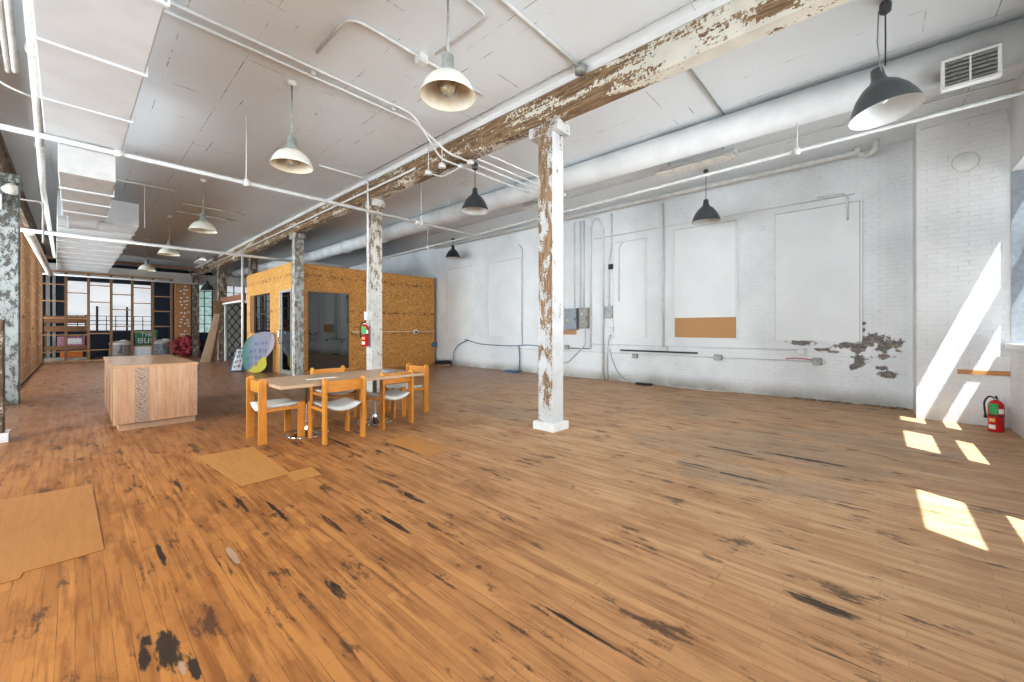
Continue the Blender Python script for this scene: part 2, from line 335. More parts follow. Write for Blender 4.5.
# ------------------------------------------------------------------ mesh builder
class MB:
    def __init__(s): s.bm = bmesh.new()
    def box(s, x0, x1, y0, y1, z0, z1, mi=0):
        vs = [s.bm.verts.new(c) for c in ((x0, y0, z0), (x1, y0, z0), (x1, y1, z0), (x0, y1, z0), (x0, y0, z1), (x1, y0, z1), (x1, y1, z1), (x0, y1, z1))]
        for f in ((3, 2, 1, 0), (4, 5, 6, 7), (0, 1, 5, 4), (1, 2, 6, 5), (2, 3, 7, 6), (3, 0, 4, 7)):
            fc = s.bm.faces.new([vs[i] for i in f]); fc.material_index = mi
        return s
    def bar(s, p, q, w, h, up=(0, 0, 1)):
        p = Vector(p); q = Vector(q); d = (q - p).normalized(); u = Vector(up)
        if abs(d.dot(u)) > .99: u = Vector((0, 1, 0))
        a = d.cross(u).normalized() * w / 2; b = a.cross(d).normalized() * h / 2
        vs = [s.bm.verts.new(c + sx * a + sy * b) for c in (p, q) for sx, sy in ((-1, -1), (1, -1), (1, 1), (-1, 1))]
        for f in ((3, 2, 1, 0), (4, 5, 6, 7), (0, 1, 5, 4), (1, 2, 6, 5), (2, 3, 7, 6), (3, 0, 4, 7)): s.bm.faces.new([vs[i] for i in f])
        return s
    def tube(s, pts, r, n=10, cap=True, smooth=True):
        pts = [Vector(p) for p in pts]; rings = []
        u = None
        for i, p in enumerate(pts):
            if i == 0: d = pts[1] - p
            elif i == len(pts) - 1: d = p - pts[i - 1]
            else: d = (pts[i + 1] - p).normalized() + (p - pts[i - 1]).normalized()
            d.normalize()
            if u is None: u = d.orthogonal().normalized()
            else:
                u = u - d * u.dot(d); u = u.normalized() if u.length > 1e-6 else d.orthogonal().normalized()
            w = d.cross(u); rr = r[i] if isinstance(r, (list, tuple)) else r
            rings.append([s.bm.verts.new(p + (u * math.cos(2 * math.pi * k / n) + w * math.sin(2 * math.pi * k / n)) * rr) for k in range(n)])
        for a, b in zip(rings, rings[1:]):
            for k in range(n):
                f = s.bm.faces.new((a[k], a[(k + 1) % n], b[(k + 1) % n], b[k])); f.smooth = smooth
        if cap: s.bm.faces.new(rings[0][::-1]); s.bm.faces.new(rings[-1])
        return s
    def lathe(s, prof, c=(0, 0, 0), n=32, smooth=True, mi=0):
        c = Vector(c); rings = []
        for r, z in prof:
            rings.append([s.bm.verts.new(c + Vector((max(r, 1e-4) * math.cos(2 * math.pi * k / n), max(r, 1e-4) * math.sin(2 * math.pi * k / n), z))) for k in range(n)])
        for a, b in zip(rings, rings[1:]):
            for k in range(n):
                f = s.bm.faces.new((a[k], a[(k + 1) % n], b[(k + 1) % n], b[k])); f.smooth = smooth; f.material_index = mi
        return s
    def prism(s, poly, axis, a0, a1, smooth=False):
        """poly of 2D points extruded along axis (0,1,2) from a0 to a1"""
        def P(u, v, w):
            return {0: (w, u, v), 1: (u, w, v), 2: (u, v, w)}[axis]
        A = [s.bm.verts.new(P(u, v, a0)) for u, v in poly]; B = [s.bm.verts.new(P(u, v, a1)) for u, v in poly]
        n = len(poly)
        for i in range(n):
            f = s.bm.faces.new((A[i], A[(i + 1) % n], B[(i + 1) % n], B[i])); f.smooth = smooth
        s.bm.faces.new(A[::-1]); s.bm.faces.new(B); return s
    def sphere(s, c, r, sc=(1, 1, 1), n=12):
        m = Matrix.Translation(c) @ Matrix.Diagonal((*sc, 1))
        g = bmesh.ops.create_uvsphere(s.bm, u_segments=n, v_segments=n // 2 + 2, radius=r, matrix=m)
        for v in g['verts']:
            for f in v.link_faces: f.smooth = True
        return s
    def build(s, name, mat, parent=None, bevel=0, kind=None, rot=None, loc=None, solid=0):
        bmesh.ops.recalc_face_normals(s.bm, faces=s.bm.faces[:])
        me = bpy.data.meshes.new(name); s.bm.to_mesh(me); s.bm.free()
        for m in (mat if isinstance(mat, (list, tuple)) else [mat]): me.materials.append(M[m] if isinstance(m, str) else m)
        o = bpy.data.objects.new(name, me); COL.objects.link(o)
        if parent is not None: o.parent = parent
        if solid:
            md = o.modifiers.new('solid', 'SOLIDIFY'); md.thickness = solid
        if bevel:
            md = o.modifiers.new('bevel', 'BEVEL'); md.width = bevel; md.segments = 2; md.limit_method = 'ANGLE'
        if kind: o['kind'] = kind
        if rot: o.rotation_euler = rot
        if loc: o.location = loc
        return o
def tag(o, label, cat, group=None):
    o['label'] = label; o['category'] = cat
    if group: o['group'] = group
    return o
def thing(name, label, cat, loc=(0, 0, 0), rz=0, group=None):
    o = bpy.data.objects.new(name, None); COL.objects.link(o); o.location = loc; o.rotation_euler = (0, 0, rz); o.empty_display_size = .1
    return tag(o, label, cat, group)
def dup(root, loc, rz=None, label=None):
    r = root.copy(); COL.objects.link(r); r.location = loc
    if rz is not None: r.rotation_euler = (0, 0, rz)
    if label: r['label'] = label
    for ch in [c for c in bpy.data.objects if c.parent == root]:
        c = ch.copy(); COL.objects.link(c); c.parent = r
        for g in [g for g in bpy.data.objects if g.parent == ch]:
            d = g.copy(); COL.objects.link(d); d.parent = c
    return r
def arc(p, q, c, n=6):
    """quadratic bend from p to q with corner c"""
    p, q, c = Vector(p), Vector(q), Vector(c)
    return [(1 - t) ** 2 * p + 2 * t * (1 - t) * c + t * t * q for t in [i / n for i in range(n + 1)]]
def bend(pts, r=.08):
    """polyline with rounded corners"""
    pts = [Vector(p) for p in pts]; out = [pts[0]]
    for a, b, c in zip(pts, pts[1:], pts[2:]):
        ra = min(r, (b - a).length * .45); rb = min(r, (c - b).length * .45)
        out += arc(b + (a - b).normalized() * ra, b + (c - b).normalized() * rb, b, 5)
    return out + [pts[-1]]
# ------------------------------------------------------------------ room shell
CZ = 4.7; WX = 9.86; NY = -1.35; BY = 29.0
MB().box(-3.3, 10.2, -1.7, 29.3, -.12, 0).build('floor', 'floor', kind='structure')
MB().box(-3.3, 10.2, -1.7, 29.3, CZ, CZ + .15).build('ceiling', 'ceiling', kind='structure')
MB().box(WX, WX + .3, -1.7, 29.3, 0, CZ).build('wall_right', 'wall_right', kind='structure')
MB().box(8.9, WX, -1.35, -.42, 0, CZ).build('wall_corner', 'brick_y', kind='structure')
WZ0, WZ1 = 1.20, 3.60
OPEN = [(-2.2, -1.0), (.55, 1.75), (3.25, 4.37), (5.92, 7.13), (7.84, 8.86)]  # first two openings are unseen, added to let in more light
w = MB(); xs = [-3.3]
for a, b in OPEN: xs += [a, b]
xs += [10.2]
for i in range(0, len(xs), 2): w.box(xs[i], xs[i + 1], NY - .27, NY, WZ0, WZ1)
w.box(-3.3, 10.2, NY - .27, NY, 0, WZ0); w.box(-3.3, 10.2, NY - .27, NY, WZ1, CZ)
w.build('wall_near', 'brick_x', kind='structure')
def steel_window(n, a, b, y):
    f = MB(); t = .035
    f.box(a, a + t, y, y + .06, WZ0, WZ1).box(b - t, b, y, y + .06, WZ0, WZ1).box(a + t, b - t, y, y + .06, WZ0, WZ0 + t).box(a + t, b - t, y, y + .06, WZ1 - t, WZ1)
    f.box(a + t, b - t, y, y + .07, 2.37, 2.70)
    o = f.build('window_%d' % n, 'galv', kind='structure')
    MB().box(a + t, b - t, y + .025, y + .031, WZ0 + t, 2.37).box(a + t, b - t, y + .025, y + .031, 2.70, WZ1 - t).build('pane', 'glass', o)
for i, (a, b) in enumerate(OPEN): steel_window(i + 1, a, b, NY - .26)
MB().box(5.8, 8.86, NY, NY + .05, 1.14, 1.20).build('trim_1', 'white_paint', kind='structure')
MB().box(8.85, 8.86, NY - .20, NY - .002, WZ0, WZ1).build('trim_2', 'grey_box', kind='structure')
# left wall with tall unseen windows; rear three added to light the deep room
LX = -3.0
w = MB(); ys = [-1.62, 1.6, 3.6, 5.6, 7.6, 9.4, 11.2, 13.2, 15.7, 17.2, 19.7, 21.2, 24.2, 29.3]
for i in range(0, 14, 2): w.box(LX - .3, LX, ys[i], ys[i + 1], 1.0, 3.9)
w.box(LX - .3, LX, -1.62, 29.3, 0, 1.0).box(LX - .3, LX, -1.62, 29.3, 3.9, CZ)
w.build('wall_left', 'brick_dark', kind='structure')
for i in range(6):
    a, b = ys[2 * i + 1], ys[2 * i + 2]
    f = MB()
    for yy in (a, (a + b) / 2 - .02, b - .04): f.box(LX - .2, LX - .14, yy, yy + .04, 1.0, 3.9)
    for zz in (1.0, 2.4, 3.86): f.box(LX - .2, LX - .14, a, b, zz, zz + .04)
    o = f.build('window_%d' % (6 + i), 'dark_metal', kind='structure')
    MB().box(LX - .175, LX - .168, a + .04, b - .04, 1.04, 3.86).build('pane', 'glass', o)
# far wall: navy on the left, pale on the right, with windows
FO = [(-.33, 2.82, 1.28, 3.80), (4.72, 5.5, 1.15, 4.0), (6.0, 7.6, 2.9, 4.3)]
w = MB(); xs = [-3.3]
for a, b, c, d in FO: xs += [a, b]
xs += [10.2]
for i in range(0, len(xs), 2): w.box(xs[i], xs[i + 1], BY, BY + .3, 0, CZ, 0 if i < 4 else 1)
for a, b, c, d in FO:
    mi = 1 if a > 5.9 else 0
    w.box(a, b, BY, BY + .3, 0, c, mi); w.box(a, b, BY, BY + .3, d, CZ, mi)
w.build('wall_back', ['navy', 'beige_wall'], kind='structure')
def far_window(n, a, b, z0, z1, vs, hs, mat, posts=()):
    f = MB(); y = BY + .02
    for x in (a, b - .05): f.box(x, x + .05, y, y + .08, z0, z1)
    for z in (z0, z1 - .05): f.box(a + .05, b - .05, y, y + .08, z, z + .05)
    for x, lo, hi, t in vs: f.box(x - t / 2, x + t / 2, y + .01, y + .06, lo, hi)
    for z in hs: f.box(a + .05, b - .05, y + .012, y + .058, z - .015, z + .015)
    o = f.build('window_%d' % n, 'dark_metal', kind='structure')
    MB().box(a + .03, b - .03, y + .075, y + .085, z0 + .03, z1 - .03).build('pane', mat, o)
zz = 2.06
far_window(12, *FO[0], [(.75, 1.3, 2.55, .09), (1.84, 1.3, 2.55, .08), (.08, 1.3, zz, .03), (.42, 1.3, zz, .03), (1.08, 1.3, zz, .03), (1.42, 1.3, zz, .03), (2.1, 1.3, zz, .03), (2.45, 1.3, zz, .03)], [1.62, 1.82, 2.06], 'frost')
far_window(13, *FO[1], [(5.1, 1.15, 4.0, .03)], [1.7, 2.2, 2.7, 3.2, 3.6], 'frost_green')
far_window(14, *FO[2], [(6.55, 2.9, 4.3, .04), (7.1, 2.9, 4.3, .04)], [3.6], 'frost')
# recessed board panels on the white wall
def wall_panel(y0, y1, z0, z1):
    MB().box(WX - .012, WX + .02, y0, y1, z0, z1).build('panel', 'panel_white', WR, kind='structure')
    t = MB()
    t.box(WX - .03, WX, y0 - .03, y0, z0, z1 + .03).box(WX - .03, WX, y1, y1 + .03, z0, z1 + .03).box(WX - .035, WX, y0, y1, z1, z1 + .03)
    t.build('panel_trim', 'white_paint', WR, kind='structure')
    MB().box(WX - .016, WX, y0 - .004, y0 + .010, z0, z1).box(WX - .016, WX, y0, y1, z1 - .008, z1).build('panel_gap', 'fitting_grey', WR, kind='structure')
WR = bpy.data.objects['wall_right']
for p in [(.27, 1.60, 1.17, 3.78), (2.33, 3.67, 1.17, 3.80), (4.42, 5.30, 1.17, 3.72), (6.95, 7.75, 1.2, 3.7), (8.64, 10.14, 1.15, 3.72), (11.0, 12.43, 1.15, 3.72)]: wall_panel(*p)
# ------------------------------------------------------------------ columns and beams
def column(x0, x1, y0, y1, mat, label, z1=4.25, plinth=False, cap=True, name='timber_column'):
    t = thing(name, label, 'column', ((x0 + x1) / 2, (y0 + y1) / 2, 0)); cx, cy = t.location[:2]
    a, b = (x1 - x0) / 2, (y1 - y0) / 2
    MB().box(-a, a, -b, b, 0, z1).build('shaft', mat, t, .012)
    if plinth: MB().box(-a - .045, a + .045, -b - .06, b + .06, 0, .11).build('plinth', 'white_paint', t, .006)
    if cap: MB().box(-a - .02, a + .02, -b - .10, b + .16, z1 - .15, z1).build('bolster', mat, t, .01)
    return t
column(4.40, 4.66, 3.29, 3.54, 'col_first', 'white and bare-wood peeling column in open floor, with square white plinth', plinth=True)
column(4.40, 4.66, 8.22, 8.46, 'col_white', 'peeling cream column with a red extinguisher on it, behind dining table')
column(4.40, 4.66, 12.78, 13.02, 'col_speck', 'grey speckled column against the corner of the wooden booth')
column(4.53, 4.78, 17.75, 18.0, 'col_dark', 'dark worn column rising above the side of the wooden booth')
column(4.36, 4.68, 21.9, 22.2, 'col_dark', 'dark brown bare column with leaning boards beside it')
column(4.06, 4.32, 25.80, 26.05, 'col_dark', 'far olive-brown column beside the white-squared brick pillar')
column(-1.12, -.71, 11.85, 12.2, 'col_left', 'broad blue-white flaking column at left edge of the photo')
column(-.83, -.60, 8.0, 8.2, 'col_dark', 'slim brown post sliver at extreme left edge, with small white block foot', z1=1.52, plinth=True, cap=False, name='short_post')
b = tag(MB().box(4.36, 4.56, -1.35, 28.9, 4.25, 4.62).build('ceiling_beam', 'beam', bevel=.01), 'long peeling timber beam over the central row of columns', 'beam')
MB().box(4.345, 4.575, -1.35, 28.9, 4.62, 4.70).build('ledger', 'white_paint', b)
b = tag(MB().box(-1.12, -.86, 2.0, 28.9, 4.25, 4.56).build('ceiling_beam', 'beam_left', bevel=.01), 'dark flaking timber beam over the left-hand columns', 'beam')
MB().box(-1.14, -.84, 2.0, 28.9, 4.56, 4.70).build('ledger', 'beam_left', b)
tag(MB().box(-.9, 9.8, 26.2, 26.6, 3.78, 4.24).build('bulkhead', 'bulkhead'), 'pale grey boxed bulkhead crossing the far end of the room', 'bulkhead')
tag(MB().box(-.8, 4.3, 24.4, 24.6, 4.25, 4.36).build('ceiling_beam', 'brown_beam'), 'thin brown crosswise timber under the far ceiling', 'beam')
# ------------------------------------------------------------------ ducts
t = thing('air_duct', 'large white rectangular ductwork stepping down along the left ceiling', 'duct', (0, 0, 0))
MB().prism([(-.14, -1.2), (.47, -1.2), (.41, 7.3), (-.245, 7.3)], 2, 3.70, 4.28).build('duct_section', 'duct_white', t, .01)
MB().box(-.14, .36, 7.3, 10.05, 3.30, 3.85).build('duct_section', 'pipe_dull', t, .01)
MB().box(-.10, .32, 10.0, 12.7, 3.55, 4.2).build('duct_section', 'duct_white', t, .01)
MB().prism([(-.25, 12.6), (1.0, 12.6), (.92, 24.0), (-.50, 24.0)], 2, 3.75, 4.28).build('duct_section', 'duct_white', t, .01)
fl = [(-.14 - (y + 1.2) * .0123, .47 - (y + 1.2) * .0071, y, 3.70, 4.28) for y in (1.3, 2.5, 3.7, 4.88, 6.1)] + [(-.245, .41, 7.24, 3.70, 4.28)] + [(-.14, .36, y, 3.3, 3.8) for y in (8.05, 8.8, 9.6)] + [(-.27 - .025 * k, .99 - .008 * k, 13.7 + 1.15 * k, 3.75, 4.28) for k in range(9)]
for a, b_, y, z0, z1 in fl:
    f = MB(); k = .02
    f.box(a - .005, b_ + k, y, y + .04, z0 - k, z0).box(b_, b_ + k, y, y + .04, z0, z1)
    f.build('flange', 'duct_white', t, .004)
R0 = .222; DX, DZ = 6.82, 4.475
t = thing('round_duct', 'fat white wrapped round duct along the right-hand ceiling bay', 'duct', (0, 0, 0))
segs = []
MB().tube([(DX, NY, DZ), (DX, 12.0, DZ)], R0, 32, cap=True).build('duct_run', 'wrap_white', t)
MB().tube([(DX, 12.0, DZ), (DX, 17.5, DZ), (6.4, 22.0, DZ), (6.0, 26.15, DZ)], R0 * .97, 28).build('duct_run', 'wrap_white', t)
for y in (7.3, 12.0, 14.6): MB().tube([(DX, y - .03, DZ), (DX, y + .03, DZ)], R0 + .02, 32).build('band', 'white_paint', t)
# supply register set into the near end of the duct
reg = thing('air_register', 'slatted grey vent grille in white frame on the round duct, top right', 'vent', (6.62, -.725, 4.24))
f = MB(); f.box(-.05, .04, -.22, .22, .135, .165).box(-.05, .04, -.22, .22, -.165, -.135).box(-.05, .04, -.22, -.19, -.135, .135).box(-.05, .04, .19, .22, -.135, .135).box(-.045, .0, -.008, .008, -.135, .135)
f.build('frame', 'white_paint', reg, .004)
f = MB()
for k in range(6): f.bar((-.03, -.19, -.11 + k * .045), (-.03, .19, -.11 + k * .045), .012, .022, (0, 0, 1))
f.build('slats', 'galv', reg)
MB().box(.02, .14, -.19, .19, -.135, .135).build('throat', 'fitting_grey', reg)
# ------------------------------------------------------------------ pipes
def pipe(name, label, pts, r, mat='pipe_white', n=10, cat='pipe', rad=.08, group=None):
    return tag(MB().tube(bend(pts, rad), r, n).build(name, mat), label, cat, group)
def clips(o, pts, mat='pipe_white', s=.03):
    for p in pts: MB().box(p[0] - s, p[0] + s, p[1] - s, p[1] + s, p[2] - s, p[2] + s).build('clip', mat, o, .005)
PZ = 3.66
def hangers(o, pts, top=CZ):
    for p in pts:
        h = MB().tube([(p[0], p[1], p[2]), (p[0], p[1], top)], .008, 6).build('hanger_rod', 'pipe_white', o)
        MB().lathe([(0, -.05), (.035, -.05), (.045, 0), (.035, .05), (0, .05)], p, 12).build('fitting', 'pipe_white', o)
a = pipe('sprinkler_pipe', 'long white sprinkler pipe crossing the room in front of the second column', [(-1.15, 7.22, PZ), (6.8, 7.22, PZ)], .032, 'pipe_dull', rad=0.01)
hangers(a, [(1.79, 7.22, PZ), (5.0, 7.22, PZ)])
for x in (.38, 4.9): MB().tube([(x - .04, 7.22, PZ), (x + .04, 7.22, PZ)], .042, 12).build('coupling', 'pipe_white', a)
a = pipe('sprinkler_pipe', 'second white crosswise sprinkler pipe, over the front of the wooden booth', [(-.85, 14.4, PZ), (6.8, 14.4, PZ)], .045, rad=.01)
hangers(a, [(1.0, 14.4, PZ)])
a = pipe('sprinkler_pipe', 'thin white crosswise pipe in front of the far lattice frame', [(-.9, 25.2, PZ), (4.8, 25.2, PZ)], .04, rad=.01)
MX = 6.8
a = pipe('sprinkler_main', 'long white main pipe running beneath the round duct towards the right corner', [(MX, NY, 3.92), (MX, 8, 3.75), (MX, 19, 3.66)], .026, 'pipe_dull', rad=.01)
hangers(a, [(MX, .85, 3.88), (MX, 5.2, 3.80), (MX, 9.5, 3.73), (MX, 12.6, 3.71)], 4.256)
a = pipe('drain_pipe', 'stout white pipe along the top of the right wall ending in a double elbow', [(9.6, 13.0, 4.60), (9.6, .45, 4.60), (9.6, .30, 4.60), (9.6, .30, 4.70)], .05, rad=.06)
MB().tube(bend([(9.6, .30, 4.58), (9.6, .18, 4.50), (9.45, .05, 4.55), (9.4, .05, 4.70)], .06), .045, 10).build('elbow', 'pipe_white', a)
pipe('ceiling_conduit', 'thin white conduit on the ceiling between round duct and right wall', [(8.3, -1.3, 4.66), (8.3, 12.5, 4.66)], .010, rad=.01)
# left-hand pipes hugging the big duct
Q = [onz(27, -60, 4.15), onz(30, 0, 4.15), onz(37, 100, 4.15), onz(43, 190, 4.15)]
Q.append(Q[-1] + Vector((-.1, 11, 0)))
a = pipe('steam_pipe', 'thick grey-white pipe running beside the left ductwork', Q, .042, 'pipe_aged', rad=.2)
for k_ in (.45, .5): pass
for py in (50, 146, 232):
    i = 0
    c0 = onz(30 + (py - 0) * .07 if py < 190 else 48.5, py, 4.15)
    MB().tube([c0 - Vector((0, .04, 0)), c0 + Vector((0, .04, 0))], .056, 12).build('coupling', 'pipe_aged', a)
pipe('ceiling_conduit', 'inner of two pale conduits at the top left corner', [onz(3, -50, 4.4), onz(8, 0, 4.4), onz(15, 72, 4.4), onz(15, 72, 4.4) + Vector((0, .1, .28))], .028, 'pipe_aged', rad=.05)
pipe('ceiling_conduit', 'outer pale conduit at the top left corner, nearest the flaking beam', [onz(-6, -30, 4.4), onz(2, 30, 4.4), onz(8, 72, 4.4), onz(8, 72, 4.4) + Vector((0, .1, .28))], .022, 'pipe_aged', rad=.05)
pipe('cable', 'pale cable sagging across the top left corner', [(-.8, 7.6, 4.5), (-.6, 7.6, 4.28), (-.33, 7.6, 4.22)], .012, 'pipe_white', cat='cable', rad=.2)
pipe('wall_pipe', 'fat pale pipe angling down in front of the left stud wall', [(-.72, 14.45, 3.62), (-.66, 24.0, 3.55)], .085, 'pipe_aged')
a = pipe('pipe_frame', 'small white pipe bracket hanging beside the left column', [(-.98, 12.9, 4.05), (-.45, 12.9, 4.05), (-.45, 12.9, 3.2)], .018, 'pipe_aged')
# double conduit crossing ceiling, dropping under the beam
UZ = 4.17
def u(px, py, z=UZ): return tuple(onz(px, py, z))
c1 = [(.25, 5.22, 4.66), (3.46, 5.22, 4.66), u(441, 159), u(461, 166.5), (u(461, 166.5)[0] + 1.9, u(461, 166.5)[1], UZ)]
c2 = [(.25, 5.40, 4.66), (3.62, 5.40, 4.66), u(448, 153), u(471, 162.5), (u(471, 162.5)[0] + 1.9, u(471, 162.5)[1], UZ)]
a = pipe('ceiling_conduit', 'near run of the paired white conduits crossing the ceiling and dipping under the beam', c1, .017, rad=.12, n=8)
b = pipe('ceiling_conduit', 'far run of the paired white conduits crossing the ceiling and dipping under the beam', c2, .017, rad=.12, n=8)
clips(a, [(2.05, 5.33, 4.67), (3.2, 5.33, 4.67)], s=.028)
pipe('ceiling_conduit', 'short bent white conduit linking the two leftmost round junction boxes', [u(429, 173), u(442, 177), u(461, 167)], .014, n=8, rad=.1)
for px, py, lab in ((428.5, 172.6, 'left'), (442, 165.5, 'right')):
    p = u(px, py); pipe('drop_rod', lab + ' thin white drop rod over the round conduit boxes', [p, (p[0], p[1], CZ)], .009, n=6, cat='rod')
pipe('ceiling_conduit', 'slim crosswise conduit right of the beam, nearer of the outer pair', [u(489, 155), (u(489, 155)[0] + 1.9, u(489, 155)[1], UZ)], .014, n=8)
pipe('ceiling_conduit', 'slim crosswise conduit right of the beam, further of the outer pair', [u(478, 159), (u(478, 159)[0] + 1.9, u(478, 159)[1], UZ)], .014, n=8)
for k, (x, y) in enumerate([u(428.5, 172.6)[:2], u(442, 165.5)[:2], u(461, 166.5)[:2], u(471, 162.5)[:2]]):
    tag(MB().lathe([(0, -.04), (.06, -.04), (.065, 0), (.05, .035), (0, .05)], (x, y, UZ), 16).build('junction_box', 'pipe_white'), 'round white conduit junction box under the beam near the black pendant', 'junction box', 'round conduit boxes under the beam')
D = lambda px, py, z=4.67: onz(px, py, z)
a = pipe('ceiling_conduit', 'white conduit running diagonally to a grey box at the beam', [(2.3, 2.76, 4.67), (4.24, 2.76, 4.67)], .02, n=8)
tag(MB().lathe([(0, -.06), (.07, -.06), (.075, -.02), (.06, .03), (0, .03)], (4.27, 2.76, 4.66), 14).build('junction_box', 'fitting_grey'), 'grey octagonal junction box beside the beam at conduit end', 'junction box')
a = pipe('ceiling_conduit', 'white conduit with a curved start leading to the nearest enamel lamp', [(1.93, 4.9, 4.67), (1.93, 4.08, 4.67), (2.83, 4.08, 4.67), (3.86, 4.08, 4.67)], .018, rad=.2, n=8)
tag(MB().box(2.77, 2.89, 4.02, 4.14, 4.6, 4.7).build('junction_box', 'pipe_white', bevel=.01), 'square white junction box on the ceiling conduit behind nearest enamel lamp', 'junction box')
pipe('ceiling_conduit', 'short hooked conduit at the top edge of the photo', [(2.3, 3.02, 4.67), (2.9, 3.02, 4.67), (2.9, 3.9, 4.67)], .012, rad=.1, n=8)
pipe('beam_cable', 'thin grey cable strung along the ceiling left of the beam', [(4.18, -1.2, 4.68), (4.18, 8.0, 4.68)], .006, 'grey_cable', n=6, cat='cable')
pipe('ceiling_conduit', 'grey conduit between beam and round duct, behind a small box', [(4.6, 1.75, 4.67), (6.7, 1.75, 4.67)], .012, 'fitting_grey', n=8)
tag(MB().box(4.60, 4.70, 1.68, 1.80, 4.6, 4.7).build('junction_box', 'pipe_white', bevel=.008), 'small white box on the right side of the beam', 'junction box')
pipe('ceiling_conduit', 'long white conduit clipped to the left face of the beam', [(4.30, 6.4, 4.40), (4.30, 24.0, 4.40)], .022, n=8)
pipe('drop_conduit', 'white conduit bending off the ceiling and down the second column', [(3.3, 8.25, 4.67), (4.33, 8.25, 4.67), (4.33, 8.25, 1.62)], .022, rad=.1, n=8)
pipe('drop_conduit', 'pale conduit standing at the far corner of the wooden booth', [(4.33, 17.95, 4.3), (4.33, 17.95, .02)], .045, n=8)
# faint rods from the ceiling
a = pipe('hanger_rod', 'thin white rod dangling from ceiling beside the far duct', [(1.05, 12.1, CZ), (1.05, 12.1, 3.66)], .007, n=6, cat='rod')
for k, (x0, y0, x1, y1, lab) in enumerate([(1.9, 14.4, 3.3, 14.4, 'far'), (1.9, 13.4, 3.3, 13.4, 'near'), (.5, 12.3, 1.6, 12.3, 'left')]):
    pipe('ceiling_conduit', {'far': 'further of two short pale conduits above the booth approach', 'near': 'nearer of two short pale conduits above the booth approach', 'left': 'short pale conduit leaving the side of the left duct elbow'}[lab], [(x0, y0, 4.67), (x1, y1, 4.67)], .02, 'pipe_aged', n=8)
pipe('hanging_wire', 'loose thin wire loop hanging off the beam beside the black pendant', [u(455, 172), u(448, 180, 4.0), u(447, 200, 3.75), u(453, 214, 3.55)], .005, 'grey_cable', n=6, cat='wire', rad=.3)
# ------------------------------------------------------------------ fluorescent fixtures
def fluor(x, y0, y1, z, label, lit=False, w=.30):
    t = thing('fluorescent_fixture', label, 'light fixture', (x, (y0 + y1) / 2, z)); L = (y1 - y0) / 2
    MB().prism([(-w / 2, -.06), (-w / 4, 0), (w / 4, 0), (w / 2, -.06), (w / 2 - .01, -.065), (w / 4, -.01), (-w / 4, -.01), (-w / 2 + .01, -.065)], 1, -L, L).build('reflector', 'white_paint', t)
    MB().box(-.05, .05, -L, L, 0, .06).build('housing', 'white_paint', t)
    MB().box(-w / 2 + .01, w / 2 - .01, -L, L, -.075, -.066).build('diffuser', 'paper', t)  # white panel added to close the trough, which shades dark inside
    for s in (-.07, .07): MB().tube([(s, -L + .03, -.04), (s, L - .03, -.04)], .013, 8).build('tube', 'tube_lit' if lit else 'white_in', t)
    for s in (-L * .7, L * .7): MB().tube([(0, s, .06), (0, s, CZ - z)], .006, 6).build('hanger', 'dark_metal', t)
    return t
fluor(7.86, 1.87, 3.25, 4.52, 'long bare white fluorescent fixture beyond the round duct, above black pendant')
fluor(7.7, 5.4, 6.6, 4.5, 'white fluorescent fixture behind the nearest peeling column')
fluor(3.75, 21.6, 22.9, 4.45, 'glowing fluorescent fixture near the far dark column', True)
fluor(-.6, 30 - 4.5, 26.0, 4.0, 'small lit light fixture glimpsed above the lattice frame', True) if False else None
# ------------------------------------------------------------------ pendants
def enamel_lamp(loc, label):
    t = thing('pendant_lamp', label, 'lamp', loc, group=None); rim = 3.6 - CZ + 0.0
    t.location = loc
    H = loc[2]
    MB().lathe([(0, 0), (.055, 0), (.055, -.03), (.03, -.05), (0, -.05)], (0, 0, 0), 16).build('canopy', 'pipe_white', t)
    MB().tube([(0, 0, -.04), (0, 0, -.75)], .012, 8).build('stem', 'fitting_grey', t)
    MB().lathe([(0, -.73), (.035, -.73), (.055, -.75), (.058, -.86), (.085, -.91), (.09, -.93), (0, -.93)], (0, 0, 0), 20).build('socket_housing', 'fitting_grey', t)
    MB().lathe([(.085, -.915), (.12, -.93), (.17, -.965), (.215, -1.02), (.245, -1.09), (.26, -1.12), (.262, -1.127), (.255, -1.127)], (0, 0, 0), 40).build('shade', 'enamel', t)
    MB().lathe([(.08, -.925), (.115, -.94), (.165, -.975), (.208, -1.03), (.238, -1.095), (.255, -1.127)], (0, 0, 0), 40).build('shade_lining', 'enamel_in', t)
    MB().lathe([(.06, -.92), (.075, -.97), (.078, -1.02), (.06, -1.075), (.03, -1.10), (0, -1.105)], (0, 0, 0), 20).build('glass_jar', 'bulb_glass', t)
    c = MB()
    for k in range(4):
        an = k * math.pi / 4
        c.tube([(math.cos(an) * r, math.sin(an) * r, z) for r, z in ((.095, -.93), (.098, -1.02), (.08, -1.08), (.04, -1.115), (0, -1.12), (-.04, -1.115), (-.08, -1.08), (-.098, -1.02), (-.095, -.93))], .004, 6)
    c.tube([(.097 * math.cos(a_), .097 * math.sin(a_), -1.0) for a_ in [i * math.pi / 10 for i in range(21)]], .004, 6)
    c.build('wire_cage', 'fitting_grey', t)
    return t
e0 = enamel_lamp((2.36, 2.98, CZ), 'large white enamel caged pendant lamp nearest the camera, top centre')
for loc, lab in [((1.96, 5.79, CZ), 'white enamel caged pendant lamp under the paired ceiling conduits'), ((1.92, 11.05, CZ), 'white enamel pendant lamp hanging between the two crosswise sprinkler pipes'),
                 ((1.86, 15.3, CZ), 'white enamel pendant lamp hanging just behind the second sprinkler pipe'), ((1.80, 20.0, CZ), 'furthest white enamel pendant lamp, in front of the lattice frame')]:
    dup(e0, loc, label=lab)
